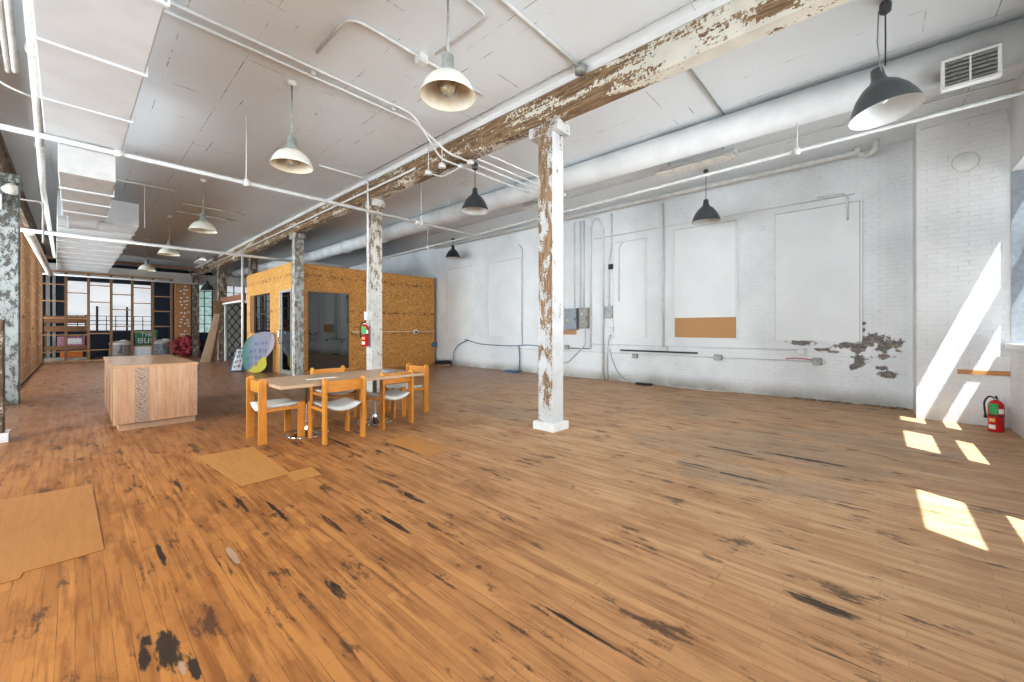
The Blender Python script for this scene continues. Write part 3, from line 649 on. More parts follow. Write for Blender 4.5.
def black_lamp(x, y, ztop, zrim, dia, label, tilt=None, mat='shade_black', cord='grey_cable'):
    t = thing('pendant_lamp', label, 'lamp', (x, y, ztop)); k = dia / .5; h = ztop - zrim; hs = 1.25
    if cord: MB().lathe([(0, .0), (.04, 0), (.05, -.03), (.045, -.10), (.02, -.12), (0, -.12)], (0, 0, 0), 20).build('ceiling_cup', mat, t)
    top = -h + .33 * k * hs
    MB().tube([(0, 0, -.1), (0, 0, top)], .006, 8).build('cord', 'dark_metal', t)
    prof = [(.0, .33), (.035, .33), (.043, .325), (.052, .255), (.075, .225), (.13, .19), (.185, .13), (.225, .06), (.25, 0)]
    def P(off): return [((r - off) * k if r > off else 0, (z - off * .5) * k * hs) for r, z in prof]
    R = (tilt[0], tilt[1], 0) if tilt else None
    s = MB().lathe(P(0), (0, 0, 0), 40).build('shade', mat, t, loc=(0, 0, -h), rot=R)
    MB().lathe([(r * k, z * k * hs) for r, z in [(.0, .235), (.06, .22), (.12, .185), (.175, .125), (.215, .055), (.243, .002), (.25, 0)]], (0, 0, 0), 40).build('shade_lining', 'white_in', s)
    MB().sphere((0, 0, .13 * k), .04 * k).build('bulb', 'white_in', s)
    return t
black_lamp(u(475, 163)[0], u(475, 163)[1], UZ, 3.37, .46, 'black dome pendant lamp hanging just beyond the peeling beam')
black_lamp(8.85, 2.66, CZ, 3.62, .56, 'dark grey dome pendant lamp in front of the white wall panels', mat='shade_grey')
black_lamp(9.3, 11.45, CZ, 3.98, .56, 'small far black dome pendant lamp near the booth end of the wall')
l = black_lamp(5.50, -.04, 4.68, 3.57, .575, 'big dark tilted dome pendant lamp at top right with white inside', tilt=(math.radians(-8), math.radians(2)), mat='shade_grey')
MB().tube([(-.03, .05, -.08), (-.05, .06, -.4), (-.02, .02, -.8)], .006, 6).build('slack_cable', 'grey_cable', l)
black_lamp(4.08, 22.6, 4.24, 3.16, .52, 'black conical pendant lamp by the leafy far window')
# ------------------------------------------------------------------ white wall equipment
X0 = WX
def wallconduit(label, pts, r=.018, mat='pipe_white', name='wall_conduit', rad=.1, cat='conduit'):
    return pipe(name, label, [(X0 - .03, y, z) for y, z in pts], r, mat, 8, cat, rad)
wallconduit('white conduit up the wall left of the nearest column, turning at the ceiling line', [(8.57, .9), (8.57, 4.0), (8.7, 4.15)])
wallconduit('tall white conduit feeding the left grey breaker box, leftmost of the cluster', [(6.55, 2.0), (6.55, 4.5)], .015)
wallconduit('tall white conduit standing just above the breaker boxes, second of the cluster', [(6.36, 2.0), (6.36, 4.5)], .018)
wallconduit('tall white conduit above the brown breaker box, third of the cluster', [(6.24, 2.0), (6.24, 4.5)], .022)
wallconduit('tall white conduit right of the brown breaker box, arching over at the ceiling', [(6.02, .84), (6.02, 4.3), (5.86, 4.55), (5.62, 4.3), (5.62, .02)], .028, rad=.25)
wallconduit('white conduit dog-legging down to the small black outlet', [(5.36, 4.55), (5.36, 3.6), (5.44, 3.3), (5.44, 1.75)], .018)
wallconduit('thin hooked white conduit at the edge of the narrow wall panel', [(4.5, 3.72), (5.0, 3.72), (5.14, 3.6), (5.14, 2.15)], .014)
wallconduit('long white riser conduit between the narrow panel and the corkboard panel', [(3.95, .92), (3.95, 4.5)], .022)
wallconduit('long thin horizontal conduit near the top of the wall panels', [(.35, 3.92), (5.9, 3.92)], .010)
wallconduit('curved end conduit dropping down the rightmost wall panel', [(.9, 3.97), (.52, 3.97), (.45, 3.9), (.45, 3.45)], .014)
wallconduit('long low horizontal conduit along the right wall', [(1.15, .98), (6.0, .98)], .009)
wallconduit('lower long horizontal conduit joining the wall outlets', [(.9, .76), (9.0, .76)], .009)
wallconduit('white conduit slanting from the brown breaker box down towards the floor', [(6.2, 1.38), (6.2, .95), (6.75, .45), (6.9, .4)], .025)
wallconduit('white conduit pair falling from the switch box to the floor', [(5.40, 1.25), (5.50, .95), (5.50, .02)], .022)
wallconduit('grey cable trailing in a curve down to the floor', [(5.42, .85), (5.3, .45), (5.1, .12), (4.8, .03)], .008, 'grey_cable', cat='cable', rad=.2)
def wbox(name, label, y0, y1, z0, z1, d, mat, cat, door=True):
    t = thing(name, label, cat, (X0, (y0 + y1) / 2, (z0 + z1) / 2)); a, c = (y1 - y0) / 2, (z1 - z0) / 2
    MB().box(-d, 0, -a, a, -c, c).build('enclosure', mat, t, .008)
    if door:
        dd = MB().box(-d - .012, -d, -a + .015, a - .015, -c + .02, c - .02).build('door', mat, t, .004)
        MB().box(-d - .022, -d - .012, -a + .03, -a + .05, -.04, .03).build('latch', 'dark_metal', dd)
    return t
b = wbox('breaker_box', 'blue-grey breaker box with small warning sticker, left of the pair', 6.42, 6.82, 1.38, 2.0, .14, 'grey_box', 'breaker box')
MB().box(-.156, -.152, .05, .14, -.06, -.01).build('sticker', 'label_tan', b)
b = wbox('breaker_box', 'brown-grey breaker box with round knockout, right of the pair', 6.04, 6.34, 1.42, 2.0, .13, 'brown_box', 'breaker box')
MB().lathe([(0, 0), (.03, 0), (.03, .006), (0, .006)], (0, 0, 0), 14).build('round_seal', 'paper', b, rot=(0, -math.pi / 2, 0), loc=(-.142, .05, .12))
wbox('switch_box', 'grey square switch box on conduit right of the breaker pair', 5.32, 5.54, 1.70, 2.02, .07, 'fitting_grey', 'switch box', False)
wbox('outlet_box', 'small dark four-square outlet high on the white wall', 5.31, 5.45, 3.02, 3.16, .05, 'dark_metal', 'outlet', False)
wbox('outlet_box', 'small white outlet box beneath the grey switch box', 5.30, 5.42, 1.33, 1.46, .05, 'pipe_white', 'outlet', False)
wbox('outlet_box', 'small grey outlet under the left end of black wall rail', 4.62, 4.76, .64, .76, .06, 'fitting_grey', 'outlet', False)
wbox('outlet_box', 'grey double outlet beneath the corkboard', 2.62, 2.78, .70, .82, .06, 'fitting_grey', 'outlet', False)
wbox('outlet_box', 'grey double outlet with red wires below the flaking brick', .84, .98, .70, .83, .06, 'fitting_grey', 'outlet', False)
pipe('wire', 'red and white stripped wires beside the outlet under the flaking brick', [(X0 - .05, .98, .79), (X0 - .06, 1.2, .82), (X0 - .05, 1.42, .80)], .009, 'led_red', 6, 'wire')
wbox('outlet_box', 'white conduit elbow box at the foot of the long riser', 3.85, 4.05, .86, .96, .06, 'pipe_white', 'outlet', False)
wbox('outlet_box', 'small white elbow box at the end of the low conduit', 1.10, 1.22, .90, 1.02, .06, 'pipe_white', 'outlet', False)
wbox('outlet_box', 'dark outlet box just right of the nearest column', 6.75, 6.9, .80, .93, .06, 'fitting_grey', 'outlet', False)
wbox('mounting_board', 'small orange plywood offcut below the blue-grey breaker box', 6.5, 6.95, 1.24, 1.37, .03, 'cork', 'board', False)
wbox('mounting_board', 'small orange plywood square left of the nearest column', 7.35, 7.55, 1.28, 1.48, .03, 'cork', 'board', False)
tag(MB().box(X0 - .05, X0 - .01, 3.14, 5.10, .82, .855).build('wall_rail', 'black', bevel=.004), 'long thin black rail fixed low on the white wall', 'rail')
tag(MB().box(X0 - .04, X0 - .005, 6.05, 6.7, .83, .85).build('wall_rail', 'black', bevel=.002), 'short thin black rail below the breaker boxes', 'rail')
tag(MB().box(X0 - .032, X0 - .013, 2.335, 3.665, 1.20, 1.665).build('cork_board', 'cork', bevel=.003), 'plain tan board strip across the bottom of a white wall panel', 'board')
# low cables at the booth end of the white wall
pipe('cable', 'dark cable sagging along the low conduits near the booth', [(X0 - .05, 7.2, .82), (X0 - .06, 8.3, .90), (X0 - .05, 8.9, .84), (X0 - .06, 9.8, .84), (X0 - .05, 10.6, .86), (X0 - .05, 11.4, 1.02)], .014, 'blue_cable', 6, 'cable', .3)
pipe('cable', 'grey-blue cable curving down to the floor by the booth corner', [(X0 - .05, 11.2, 1.0), (X0 - .06, 11.8, .8), (X0 - .06, 12.1, .4), (X0 - .08, 11.9, .03)], .014, 'blue_cable', 6, 'cable', .3)
pipe('cable', 'blue cable dropping to the adapter halfway along the wall', [(X0 - .05, 8.7, .84), (X0 - .05, 8.66, .5), (X0 - .08, 8.66, .05)], .02, 'blue_cable', 6, 'cable')
tag(MB().box(9.55, 9.8, 8.6, 9.1, .0, .05).build('cable_adapter', 'blue', bevel=.01), 'flat blue and black adapter on floor against the white wall', 'adapter')
tag(MB().box(9.3, 9.75, 12.1, 12.45, .06, .20).build('router', 'black', bevel=.015), 'black electronic box on a small wood block by the booth corner', 'electronics')
tag(MB().box(9.35, 9.7, 12.12, 12.42, 0, .06).build('wood_block', 'cork', bevel=.005), 'small tan wood block under the black electronic box', 'block')
tag(MB().box(9.55, 9.68, 4.15, 4.55, 0, .05).build('plug_strip', 'black', bevel=.012), 'small black plug strip lying at the foot of the white wall', 'plug strip')
def rubble(name, label, cx, cy, n, sx, sy, r, mat='rubble'):
    m = MB()
    for k in range(n):
        x = cx + random.gauss(0, sx); y = cy + random.uniform(-sy, sy); x = min(x, WX - .03); q = r * random.uniform(.4, 1)
        m.sphere((x, y, q * .45), q, (1, random.uniform(.8, 1.6), .5), 6)
    o = m.build(name, mat); o['kind'] = 'stuff'; return tag(o, label, 'rubble')
rubble('plaster_rubble', 'crumbled plaster along the foot of the wall in the right corner', 9.78, .5, 90, .05, .85, .035)
rubble('plaster_rubble', 'thin line of pale debris along the wall foot below the corkboard', 9.80, 2.9, 60, .03, 1.4, .02)
pipe('cable', 'frayed pale cable end on the floor at the wall foot', [(9.7, 2.5, .015), (9.62, 2.9, .02), (9.7, 3.3, .015), (9.74, 4.1, .02)], .012, 'pipe_aged', 6, 'cable', .2)
# pier fittings
px_ = 8.9
t = tag(MB().lathe([(0, 0), (.13, 0), (.135, .008), (.13, .016), (0, .018)], (0, 0, 0), 40).build('cover_plate', 'white_paint', rot=(0, -math.pi / 2, 0), loc=(px_ - .014, -.93, 3.87)), 'round white blank cover plate high on the sunlit brick pier', 'cover plate')
MB().lathe([(0, -.013), (.138, -.013), (.140, 0), (0, 0)], (0, 0, 0), 40).build('rim', 'pipe_aged', t)
tag(MB().box(px_ - .025, px_, -1.345, -.85, .735, .80).build('wood_batten', 'strip_wood', bevel=.003), 'short horizontal wooden strip on the sunlit brick pier', 'batten')
pipe('wall_conduit', 'thin white conduit high on the brick pier turning down at the corner', [(8.87, -.45, 4.50), (8.87, -1.30, 4.50), (8.7, -1.30, 4.35), (8.6, -1.30, 4.2)], .012, n=8, cat='conduit', rad=.05)
def extinguisher(loc, rz, label, h=.48, r=.075):
    t = thing('fire_extinguisher', label, 'fire extinguisher', loc, rz)
    MB().lathe([(0, 0), (r * .9, 0), (r, .015), (r, h * .72), (r * .93, h * .79), (r * .6, h * .86), (r * .32, h * .89), (0, h * .89)], (0, 0, 0), 28).build('cylinder', 'red', t)
    MB().lathe([(0, h * .88), (.022, h * .88), (.026, h * .91), (.022, h * .96), (0, h * .97)], (0, 0, 0), 14).build('valve', 'chrome', t)
    MB().bar((0, .03, h * .97), (0, -.09, h * 1.02), .022, .010).bar((0, .03, h * .95), (0, -.08, h * .945), .02, .008).build('handle', 'dark_metal', t)
    MB().tube(bend([(-.01, .02, h * .93), (-.06, .03, h * 1.0), (-r - .035, .02, h * .82), (-r - .02, .01, h * .45)], .06), .010, 8).build('hose', 'black', t)
    MB().tube([(-r - .02, .01, h * .47), (-r - .018, .01, h * .36)], [.012, .018], 10).build('nozzle', 'black', t)
    MB().lathe([(r + .0015, h * .44), (r + .0025, h * .45), (r + .0025, h * .47), (r + .0015, h * .48)], (0, 0, 0), 28).build('strap', 'dark_metal', t)
    def patch(a0, a1, z0, z1, mat, nm):
        m = MB(); n = 8; L = []
        for i in range(n + 1):
            a = a0 + (a1 - a0) * i / n
            L.append((m.bm.verts.new(((r + .002) * math.cos(a), (r + .002) * math.sin(a), z0)), m.bm.verts.new(((r + .002) * math.cos(a), (r + .002) * math.sin(a), z1))))
        for (a, b), (c, d) in zip(L, L[1:]): m.bm.faces.new((a, c, d, b)).smooth = True
        m.build(nm, mat, t)
    A = -math.pi / 2
    patch(A - .95, A + .25, h * .50, h * .80, 'green', 'inspection_tag')
    patch(A + .3, A + 1.1, h * .52, h * .66, 'paper', 'label')
    patch(A - .9, A - .1, h * .28, h * .38, 'label_tan', 'label')
    patch(A - 1.0, A - .05, h * .08, h * .2, 'paper', 'label')
    return t
extinguisher((8.52, -1.17, 0), math.radians(-98), 'red fire extinguisher standing on the floor in the sunlit corner')
extinguisher((4.30, 8.32, 1.02), math.radians(-28), 'red fire extinguisher hung on the cream column behind the table', .54, .075)
MB_ = tag(MB().box(4.29, 4.40, 8.23, 8.35, 1.60, 1.78).build('switch_box', 'pipe_white', bevel=.006), 'small white electrical box above the hanging fire extinguisher', 'switch box')
# ------------------------------------------------------------------ dining table
T = thing('dining_table', 'long pale wooden dining table on two chrome pedestals', 'table', (2.60, 5.58, 0))
MB().box(-1.01, .95, -.52, .52, .70, .74).build('tabletop', 'table_wood', T, .004)
for k, x in enumerate((-.49, .48)):
    p = MB().lathe([(0, .0), (.27, 0), (.272, .008), (.25, .018), (.07, .03), (.045, .06), (.034, .12), (.03, .3), (.03, .66), (.06, .68), (.14, .685), (.14, .70), (0, .70)], (x, .08, 0), 36)
    p.build('pedestal', 'chrome', T)
def chair_seat(m, w, d0, d1, z, dip, th):
    nx, ny = 12, 8; top = []; bot = []
    for j in range(ny + 1):
        v = j / ny; y = d0 + (d1 - d0) * v; tr = []; br = []
        for i in range(nx + 1):
            u = -1 + 2 * i / nx; x = u * w
            e = min(1, 4 * (1 - abs(u)), 8 * min(v, 1 - v) + .15) ** .5
            zz_ = z - dip * (1 - u * u) * (1 - .3 * v)
            tr.append(m.bm.verts.new((x, y, zz_ + th * .5 * e))); br.append(m.bm.verts.new((x, y, zz_ - th * .5 * e - (1 - u * u) * .012)))
        top.append(tr); bot.append(br)
    for j in range(ny):
        for i in range(nx):
            m.bm.faces.new((top[j][i], top[j][i + 1], top[j + 1][i + 1], top[j + 1][i])).smooth = True
            m.bm.faces.new((bot[j + 1][i], bot[j + 1][i + 1], bot[j][i + 1], bot[j][i])).smooth = True
    for j in range(ny):
        for i in (0, nx): m.bm.faces.new((top[j][i], top[j + 1][i], bot[j + 1][i], bot[j][i])).smooth = True
    for i in range(nx):
        for j in (0, ny): m.bm.faces.new((top[j][i], top[j][i + 1], bot[j][i + 1], bot[j][i])).smooth = True
def make_chair(label, loc, rz):
    t = thing('dining_chair', label, 'chair', loc, rz, 'dining chairs around the pale table')
    a = .245; h = .80
    for s in (-1, 1):
        x0, x1 = (s * a - .016, s * a + .016)
        y0, y1 = -.285, -.195
        pts = [(y0, 0), (y1, 0), (y1, h - .04)] + [((y0 + y1) / 2 + .045 * math.cos(q), h - .04 + .04 * math.sin(q)) for q in [math.pi * k / 8 for k in range(9)]][1:-1] + [(y0, h - .04)]
        MB().prism(pts, 0, x0, x1).build('back_post', 'chair_wood', t, .004)
        y0, y1 = .16, .245
        MB().box(x0, x1, y0, y1, 0, .47).build('front_leg', 'chair_wood', t, .006)
        MB().box(s * a - .012, s * a + .012, -.2, .17, .385, .425).build('side_rail', 'chair_wood_h', t, .003)
    MB().box(-a + .016, a - .016, .185, .215, .36, .40).build('front_rail', 'chair_wood_h', t, .003)
    m = MB(); n = 12; rows = []
    for i in range(n + 1):
        u = -1 + 2 * i / n; x = u * (a - .012); y = -.235 - .035 * (1 - u * u)
        rows.append([m.bm.verts.new((x, y + dy, z)) for dy, z in ((-.009, .625), (.009, .625), (.009, .765), (-.009, .765))])
    for p, q in zip(rows, rows[1:]):
        for k in range(4): m.bm.faces.new((p[k], p[(k + 1) % 4], q[(k + 1) % 4], q[k]))
    m.bm.faces.new(rows[0]); m.bm.faces.new(rows[-1][::-1])
    m.build('backrest', 'chair_wood_h', t, .003)
    m = MB(); chair_seat(m, a - .018, -.25, .235, .46, .06, .055); m.build('seat_cushion', 'cushion', t)
    return t
ch = make_chair('blonde wood chair with white seat at the near left of the table, back to camera', (2.29, 5.20, 0), 0)
dup(ch, (3.13, 5.38, 0), math.radians(4), 'blonde wood chair with white seat at the near right of the table, back to camera')
dup(ch, (1.77, 5.74, 0), math.radians(-90), 'blonde wood chair at the left head of the table, seen side on')
dup(ch, (2.75, 6.28, 0), math.radians(182), 'blonde wood chair on the far side of the table, facing the camera')
dup(ch, (3.74, 5.86, 0), math.radians(92), 'blonde wood chair at the right head of the table, furthest right')
tag(MB().box(3.18, 3.33, 5.52, 5.66, .74, .765).build('folded_cloth', 'grey_cloth', bevel=.01), 'small crumpled grey cloth on the right end of the table', 'cloth')
tag(MB().box(2.03, 2.42, 5.45, 5.53, .74, .743).build('paper_sheet', 'paper'), 'thin white paper strip lying on the table', 'paper')
# ------------------------------------------------------------------ island cabinet
T = thing('island_cabinet', 'freestanding wooden island cabinet with feather-grain front', 'cabinet', (0, 0, 0))
IX0, IX1, IY0, IY1 = .345, 1.25, 7.60, 10.3
MB().box(IX0 + .02, IX1, IY0 + .02, IY1, .10, .865).build('carcass', 'cab_side', T)
MB().box(IX0 + .06, IX1 - .01, IY0 + .08, IY1 - .05, 0, .10).build('toe_kick', 'cab_light', T)
MB().box(IX0 - .005, IX1 + .01, IY0 - .005, IY1 + .01, .865, .90).build('countertop', 'cab_top', T, .003)
MB().box(IX0 + .02, IX1, IY0, IY0 + .02, .10, .865).build('front_panel', 'feather', T)
MB().box(IX0, IX0 + .02, IY0, IY0 + .05, .10, .865).build('end_stile', 'cab_light', T)
for k in range(3):
    y0 = IY0 + .12 + k * .72
    d = MB().box(IX0 - .001, IX0 + .02, y0, y0 + .69, .11, .86).build('door', 'cab_side', T, .002)
    MB().box(IX0 - .010, IX0 - .001, y0 + .02, y0 + .05, .14, .64).build('handle', 'cab_light', d, .003)
# ------------------------------------------------------------------ floor patches
def poly_slab(name, mat, pts, label, z=.005, cat='floor patch'):
    m = MB(); m.prism(pts, 2, 0.0005, z); return tag(m.build(name, mat), label, cat)
poly_slab('plywood_patch', 'ply', [(-.70, 5.32), (.10, 5.22), (.125, 3.62), (-.20, 3.62), (-.21, 3.55), (-.70, 3.55)], 'large smooth plywood floor patch at the left foreground')
poly_slab('plywood_patch', 'ply2', [(.90, 5.5), (1.43, 5.48), (1.41, 4.2), (1.0, 4.18)], 'orange plywood floor patch in front of the left dining chair')
poly_slab('plywood_patch', 'ply2', [(1.38, 4.25), (1.62, 4.25), (1.60, 3.95), (1.36, 3.95)], 'tiny floor patch touching the corner of the orange plywood patch', .004)
poly_slab('plywood_patch', 'ply2', [(2.62, 4.55), (2.95, 4.55), (2.95, 3.65), (2.62, 3.65)], 'narrow pale floor patch in front of the right-hand chairs', .004)
# ------------------------------------------------------------------ plywood booth
B = thing('plywood_booth', 'orange strand-board booth with a dark window opening and side door', 'booth', (0, 0, 0))
BX0, BX1, BY0, BY1, BZ = 4.50, 9.70, 13.10, 17.75, 3.42
f = MB()
f.box(BX0, 4.88, BY0, BY0 + .1, 0, BZ).box(6.24, BX1, BY0, BY0 + .1, 0, BZ).box(4.88, 6.24, BY0, BY0 + .1, 2.62, BZ).box(4.88, 6.24, BY0, BY0 + .1, 0, .10)
f.build('front_wall', 'osb', B)
f = MB()
sx0, sx1 = BX0 - .08, BX0 + .02
f.box(sx0, sx1, BY0, 13.12, 0, BZ).box(sx0, sx1, 13.12, 14.12, 2.62, BZ).box(sx0, sx1, 14.12, 15.08, 0, BZ).box(sx0, sx1, 15.08, 17.3, 2.62, BZ).box(sx0, sx1, 15.08, 17.3, 0, 1.25).box(sx0, sx1, 17.3, BY1, 0, BZ)
f.build('side_wall', 'osb', B)
MB().box(BX1 - .06, BX1, BY0 + .1, BY1, 0, BZ).build('end_wall', 'osb', B)
MB().box(BX0 - .04, BX1, BY1, BY1 + .1, 0, BZ).build('rear_wall', 'navy', B)
f = MB()
f.box(4.88, 4.91, BY0 + .02, BY0 + .08, .1, 2.62).box(6.21, 6.24, BY0 + .02, BY0 + .08, .1, 2.62).box(4.91, 6.21, BY0 + .02, BY0 + .08, 2.57, 2.62)
w_ = f.build('window_frame', 'osb_edge', B)
MB().box(4.91, 6.21, BY0 + .045, BY0 + .053, .1, 2.57).build('pane', 'booth_glass', w_)
f = MB()
f.box(sx0 - .01, sx1, 16.8, 17.3, 1.25, 2.62)
f.build('window_board', 'stud_l', B)
f = MB()
for y in (15.08, 15.63, 16.2, 16.75): f.box(sx0 + .02, sx0 + .07, y, y + .05, 1.25, 2.62)
for z in (1.25, 1.9, 2.57): f.box(sx0 + .021, sx0 + .069, 15.08, 16.80, z, z + .05)
w_ = f.build('window_frame', 'black', B)
MB().box(sx0 + .04, sx0 + .046, 15.13, 16.75, 1.3, 2.57).build('pane', 'booth_glass', w_)
d = MB().box(sx0 - .01, sx1, 13.12, 13.16, 0, 2.62).box(sx0 - .01, sx1, 14.08, 14.12, 0, 2.62).box(sx0 - .01, sx1, 13.16, 14.08, 2.54, 2.62).build('door_frame', 'galv', B)
d = MB().box(sx0 + .02, sx0 + .06, 13.16, 14.08, 0, .12).box(sx0 + .02, sx0 + .06, 14.02, 14.08, .12, 2.54).box(sx0 + .02, sx0 + .06, 13.16, 13.24, .12, 2.5).build('door', 'galv', B)
MB().box(sx0 + .035, sx0 + .042, 13.24, 14.02, .12, 2.54).build('pane', 'booth_glass', d)
MB().tube(bend([(sx0 + .02, 14.04, .95), (sx0 - .06, 14.04, .95), (sx0 - .06, 14.04, 1.35), (sx0 + .02, 14.04, 1.35)], .03), .016, 8).build('handle', 'chrome', d)
wb = tag(MB().tube([(6.3, 13.085, 1.30), (9.7, 13.085, 1.30)], .012, 6).build('surface_conduit', 'pipe_white'), 'thin white conduit across the orange booth front', 'conduit')
MB().box(8.72, 8.86, 13.03, 13.1, 1.22, 1.38).build('outlet', 'pipe_white', wb, .005)
MB().box(8.75, 8.83, 13.02, 13.03, 1.24, 1.32).build('socket', 'black', wb)
t = tag(MB().tube([(0, 0, -.03), (0, 0, .03)], .09, 20).build('cable_reel', 'blue', rot=(math.pi / 2, 0, 0), loc=(9.62, 13.05, .78)), 'small round blue disc on the booth edge near the floor', 'disc')
M['brown_dark'] = plain('brown_dark', (.035, .015, .010), .6)
# ------------------------------------------------------------------ leaning signs
def sign_lean(name, label, cx, cy, poly, mat, facing, lean, th=.03):
    t = thing(name, label, 'sign', (cx, cy, 0), facing)
    return t
def rrect(w, h, r=.02): return [(-w / 2, 0), (w / 2, 0), (w / 2, h), (-w / 2, h)]
def painted():
    t = NT('painted_oval'); v = t.obj(); P = t.sep(v); n = t.noise(v, 2.5, 3)
    c = t.mix(t.ramp(t.math('ADD', P[0], t.math('MULTIPLY', n, .2)), -.30, .02), (.07, .24, .20), (.30, .33, .42))
    c = t.mix(t.ramp(t.math('SUBTRACT', P[0], t.math('MULTIPLY', P[2], .25)), .02, .16), c, (.46, .44, .52))
    y = t.ramp(t.math('SUBTRACT', P[0], t.math('MULTIPLY', P[2], .9)), -.34, -.30)
    c = t.mix(t.math('MULTIPLY', y, t.ramp(P[2], .52, .45)), c, (.58, .52, .05))
    return t.out(c, .45)
M['oval_paint'] = painted()
rz = math.radians(-18)
T = thing('painted_sign', 'large oval painted board in teal, lilac and yellow leaning on the booth', 'sign', (3.92, 14.50, 0), rz)
ol = [(125, 470), (122, 380), (150, 270), (200, 200), (290, 155), (370, 145), (418, 175), (436, 240), (424, 330), (392, 400), (352, 460), (356, 540), (330, 600), (280, 632), (215, 625), (160, 590), (132, 530)]
ol = [((a_ - 275) * .0028, (632 - b_) * .00268) for a_, b_ in ol]
poly = []
for i in range(len(ol)):
    p0, p1, p2, p3 = [ol[(i + j - 1) % len(ol)] for j in range(4)]
    for t_ in (0, .33, .66):
        poly.append(tuple(.5 * (2 * p1[q] + (p2[q] - p0[q]) * t_ + (2 * p0[q] - 5 * p1[q] + 4 * p2[q] - p3[q]) * t_ ** 2 + (3 * p1[q] - p0[q] - 3 * p2[q] + p3[q]) * t_ ** 3) for q in (0, 1)))
LEAN = math.radians(-8)
MB().prism(poly, 1, -.02, .02).build('board', 'oval_paint', T, rot=(LEAN, 0, 0), loc=(0, 0, .02))
# lettering too soft to read in the photo: rows of hand-painted strokes
def strokes(rows, mat, parent, y, lean, nm='lettering'):
    m = MB()
    for (x0, x1, z, h, n, sl) in rows:
        for i in range(n):
            a = x0 + (x1 - x0) * (i + .2) / n; wd = (x1 - x0) / n * .55
            zz_ = z + sl * (a - x0)
            m.box(a, a + wd * .28, y - .003, y, zz_, zz_ + h)
            if i % 3 != 1: m.box(a + wd * .7, a + wd, y - .003, y, zz_, zz_ + h)
            if i % 2 == 0: m.box(a + wd * .28, a + wd * .7, y - .003, y, zz_ + h * .42, zz_ + h * .62)
            if i % 3 != 0: m.box(a + wd * .28, a + wd * .7, y - .003, y, zz_ + h * .84, zz_ + h)
    m.build(nm, mat, parent, rot=(lean, 0, 0), loc=(0, 0, .02))
M['ink_blue'] = plain('ink_blue', (.13, .15, .34), .5)
strokes([(-.12, .26, .86, .10, 4, .1), (-.26, .24, .60, .13, 4, .06), (-.32, .10, .40, .12, 4, .06), (-.30, .0, .20, .11, 3, .04)], 'ink_blue', T, -.022, LEAN)
T = thing('leaning_back_board', 'dark brown board leaning behind the oval painted sign', 'board', (4.02, 14.72, 0), math.radians(-24))
MB().prism([(-.1, 0), (.36, 0), (.36, 1.1), (.28, 1.30), (-.1, 1.28)], 1, -.02, .02).build('panel', 'brown_dark', T, rot=(math.radians(-4), 0, 0))
T = thing('chalk_sign', 'narrow dark teal sign with white panel of writing, leaning left of oval board', 'sign', (3.62, 15.5, 0), math.radians(-12))
MB().prism([(-.24, 0), (.16, 0), (.30, .76), (-.06, .76)], 1, -.04, .04).build('frame', 'blue', T, .005, rot=(math.radians(-12), 0, 0), loc=(0, 0, .01))
MB().prism([(-.19, .03), (.07, .03), (.20, .73), (-.04, .73)], 1, -.045, -.04).build('panel', 'sheet', T, rot=(math.radians(-12), 0, 0), loc=(0, 0, .01))
strokes([(-.01, .16, .57, .09, 3, .2), (-.05, .13, .41, .10, 3, .2), (-.10, .09, .25, .09, 3, .2), (-.15, .05, .10, .08, 3, .1)], 'black', T, -.046, math.radians(-12))
# ------------------------------------------------------------------ header, gate
H = tag(MB().box(4.40, 4.52, 18.25, 21.85, 2.52, 2.78).build('header_timber', 'brick_red', bevel=.01), 'red-brown timber header between dark column and booth', 'timber')
MB().box(4.34, 4.54, 18.25, 21.85, 2.46, 2.52).build('flashing', 'white_paint', H)
G = thing('folding_gate', 'black folding lattice gate before a pale panel, under the red-brown header', 'gate', (4.98, 21.6, 0))
MB().box(-.36, .30, .06, .10, 0, 2.6).build('backing_panel', 'paper', G)
m = MB(); m.box(-.36, -.32, -.02, .02, 0, 2.6).box(.28, .48, -.02, .05, 0, 2.6)
m.build('post', 'black', G)
m = MB(); nn = 2; W = .6 / nn
for r_ in range(6):
    z0 = .05 + r_ * .42
    for i in range(nn):
        xa = -.32 + i * W
        m.bar((xa, 0, z0), (xa + W, 0, z0 + .42), .034, .03); m.bar((xa + W, .012, z0), (xa, .012, z0 + .42), .034, .03)
m.build('lattice', 'black', G)
tag(MB().box(4.48, 4.56, 21.25, 21.5, 0, 2.45).build('door_jamb', 'bulkhead', bevel=.005), 'pale grey jamb left of the folding gate', 'jamb')
# leaning planks beside column five
T = thing('leaning_board', 'tall tan board leaning on the dark column, front one', 'board', (3.85, 20.9, 0))
MB().prism([(-.33, 0), (.02, 0), (.36, 2.05), (.16, 2.05)], 1, -.03, .0).build('panel', 'board_tan', T)
T = thing('leaning_board', 'taller brown board leaning on the dark column, behind the tan one', 'board', (3.93, 21.15, 0))
MB().prism([(-.05, 0), (.14, 0), (.42, 2.62), (.12, 2.62)], 1, -.03, .0).build('panel', 'stud', T)
# ------------------------------------------------------------------ left stud wall
L = thing('stud_partition', 'long bare wooden stud partition along the left side', 'partition', (-.95, 12.3, 0))
y = .05; i = 0
while y < 13.0:
    MB().box(-.05, .05, y, y + .045, .05, 4.05).build('stud', 'stud_l' if i % 3 else 'stud', L)
    y += .60; i += 1
MB().box(-.05, .05, 0, 13.1, 0, .05).build('bottom_plate', 'stud', L); MB().box(-.05, .05, 0, 13.1, 4.05, 4.10).build('top_plate', 'stud', L)
f = MB()
for k_ in range(10): f.box(-.04, .04, .1 + 1.2 * k_, .64 + 1.2 * k_, .8 + .3 * (k_ % 4), .845 + .3 * (k_ % 4))
f.build('blocking', 'stud_h', L)
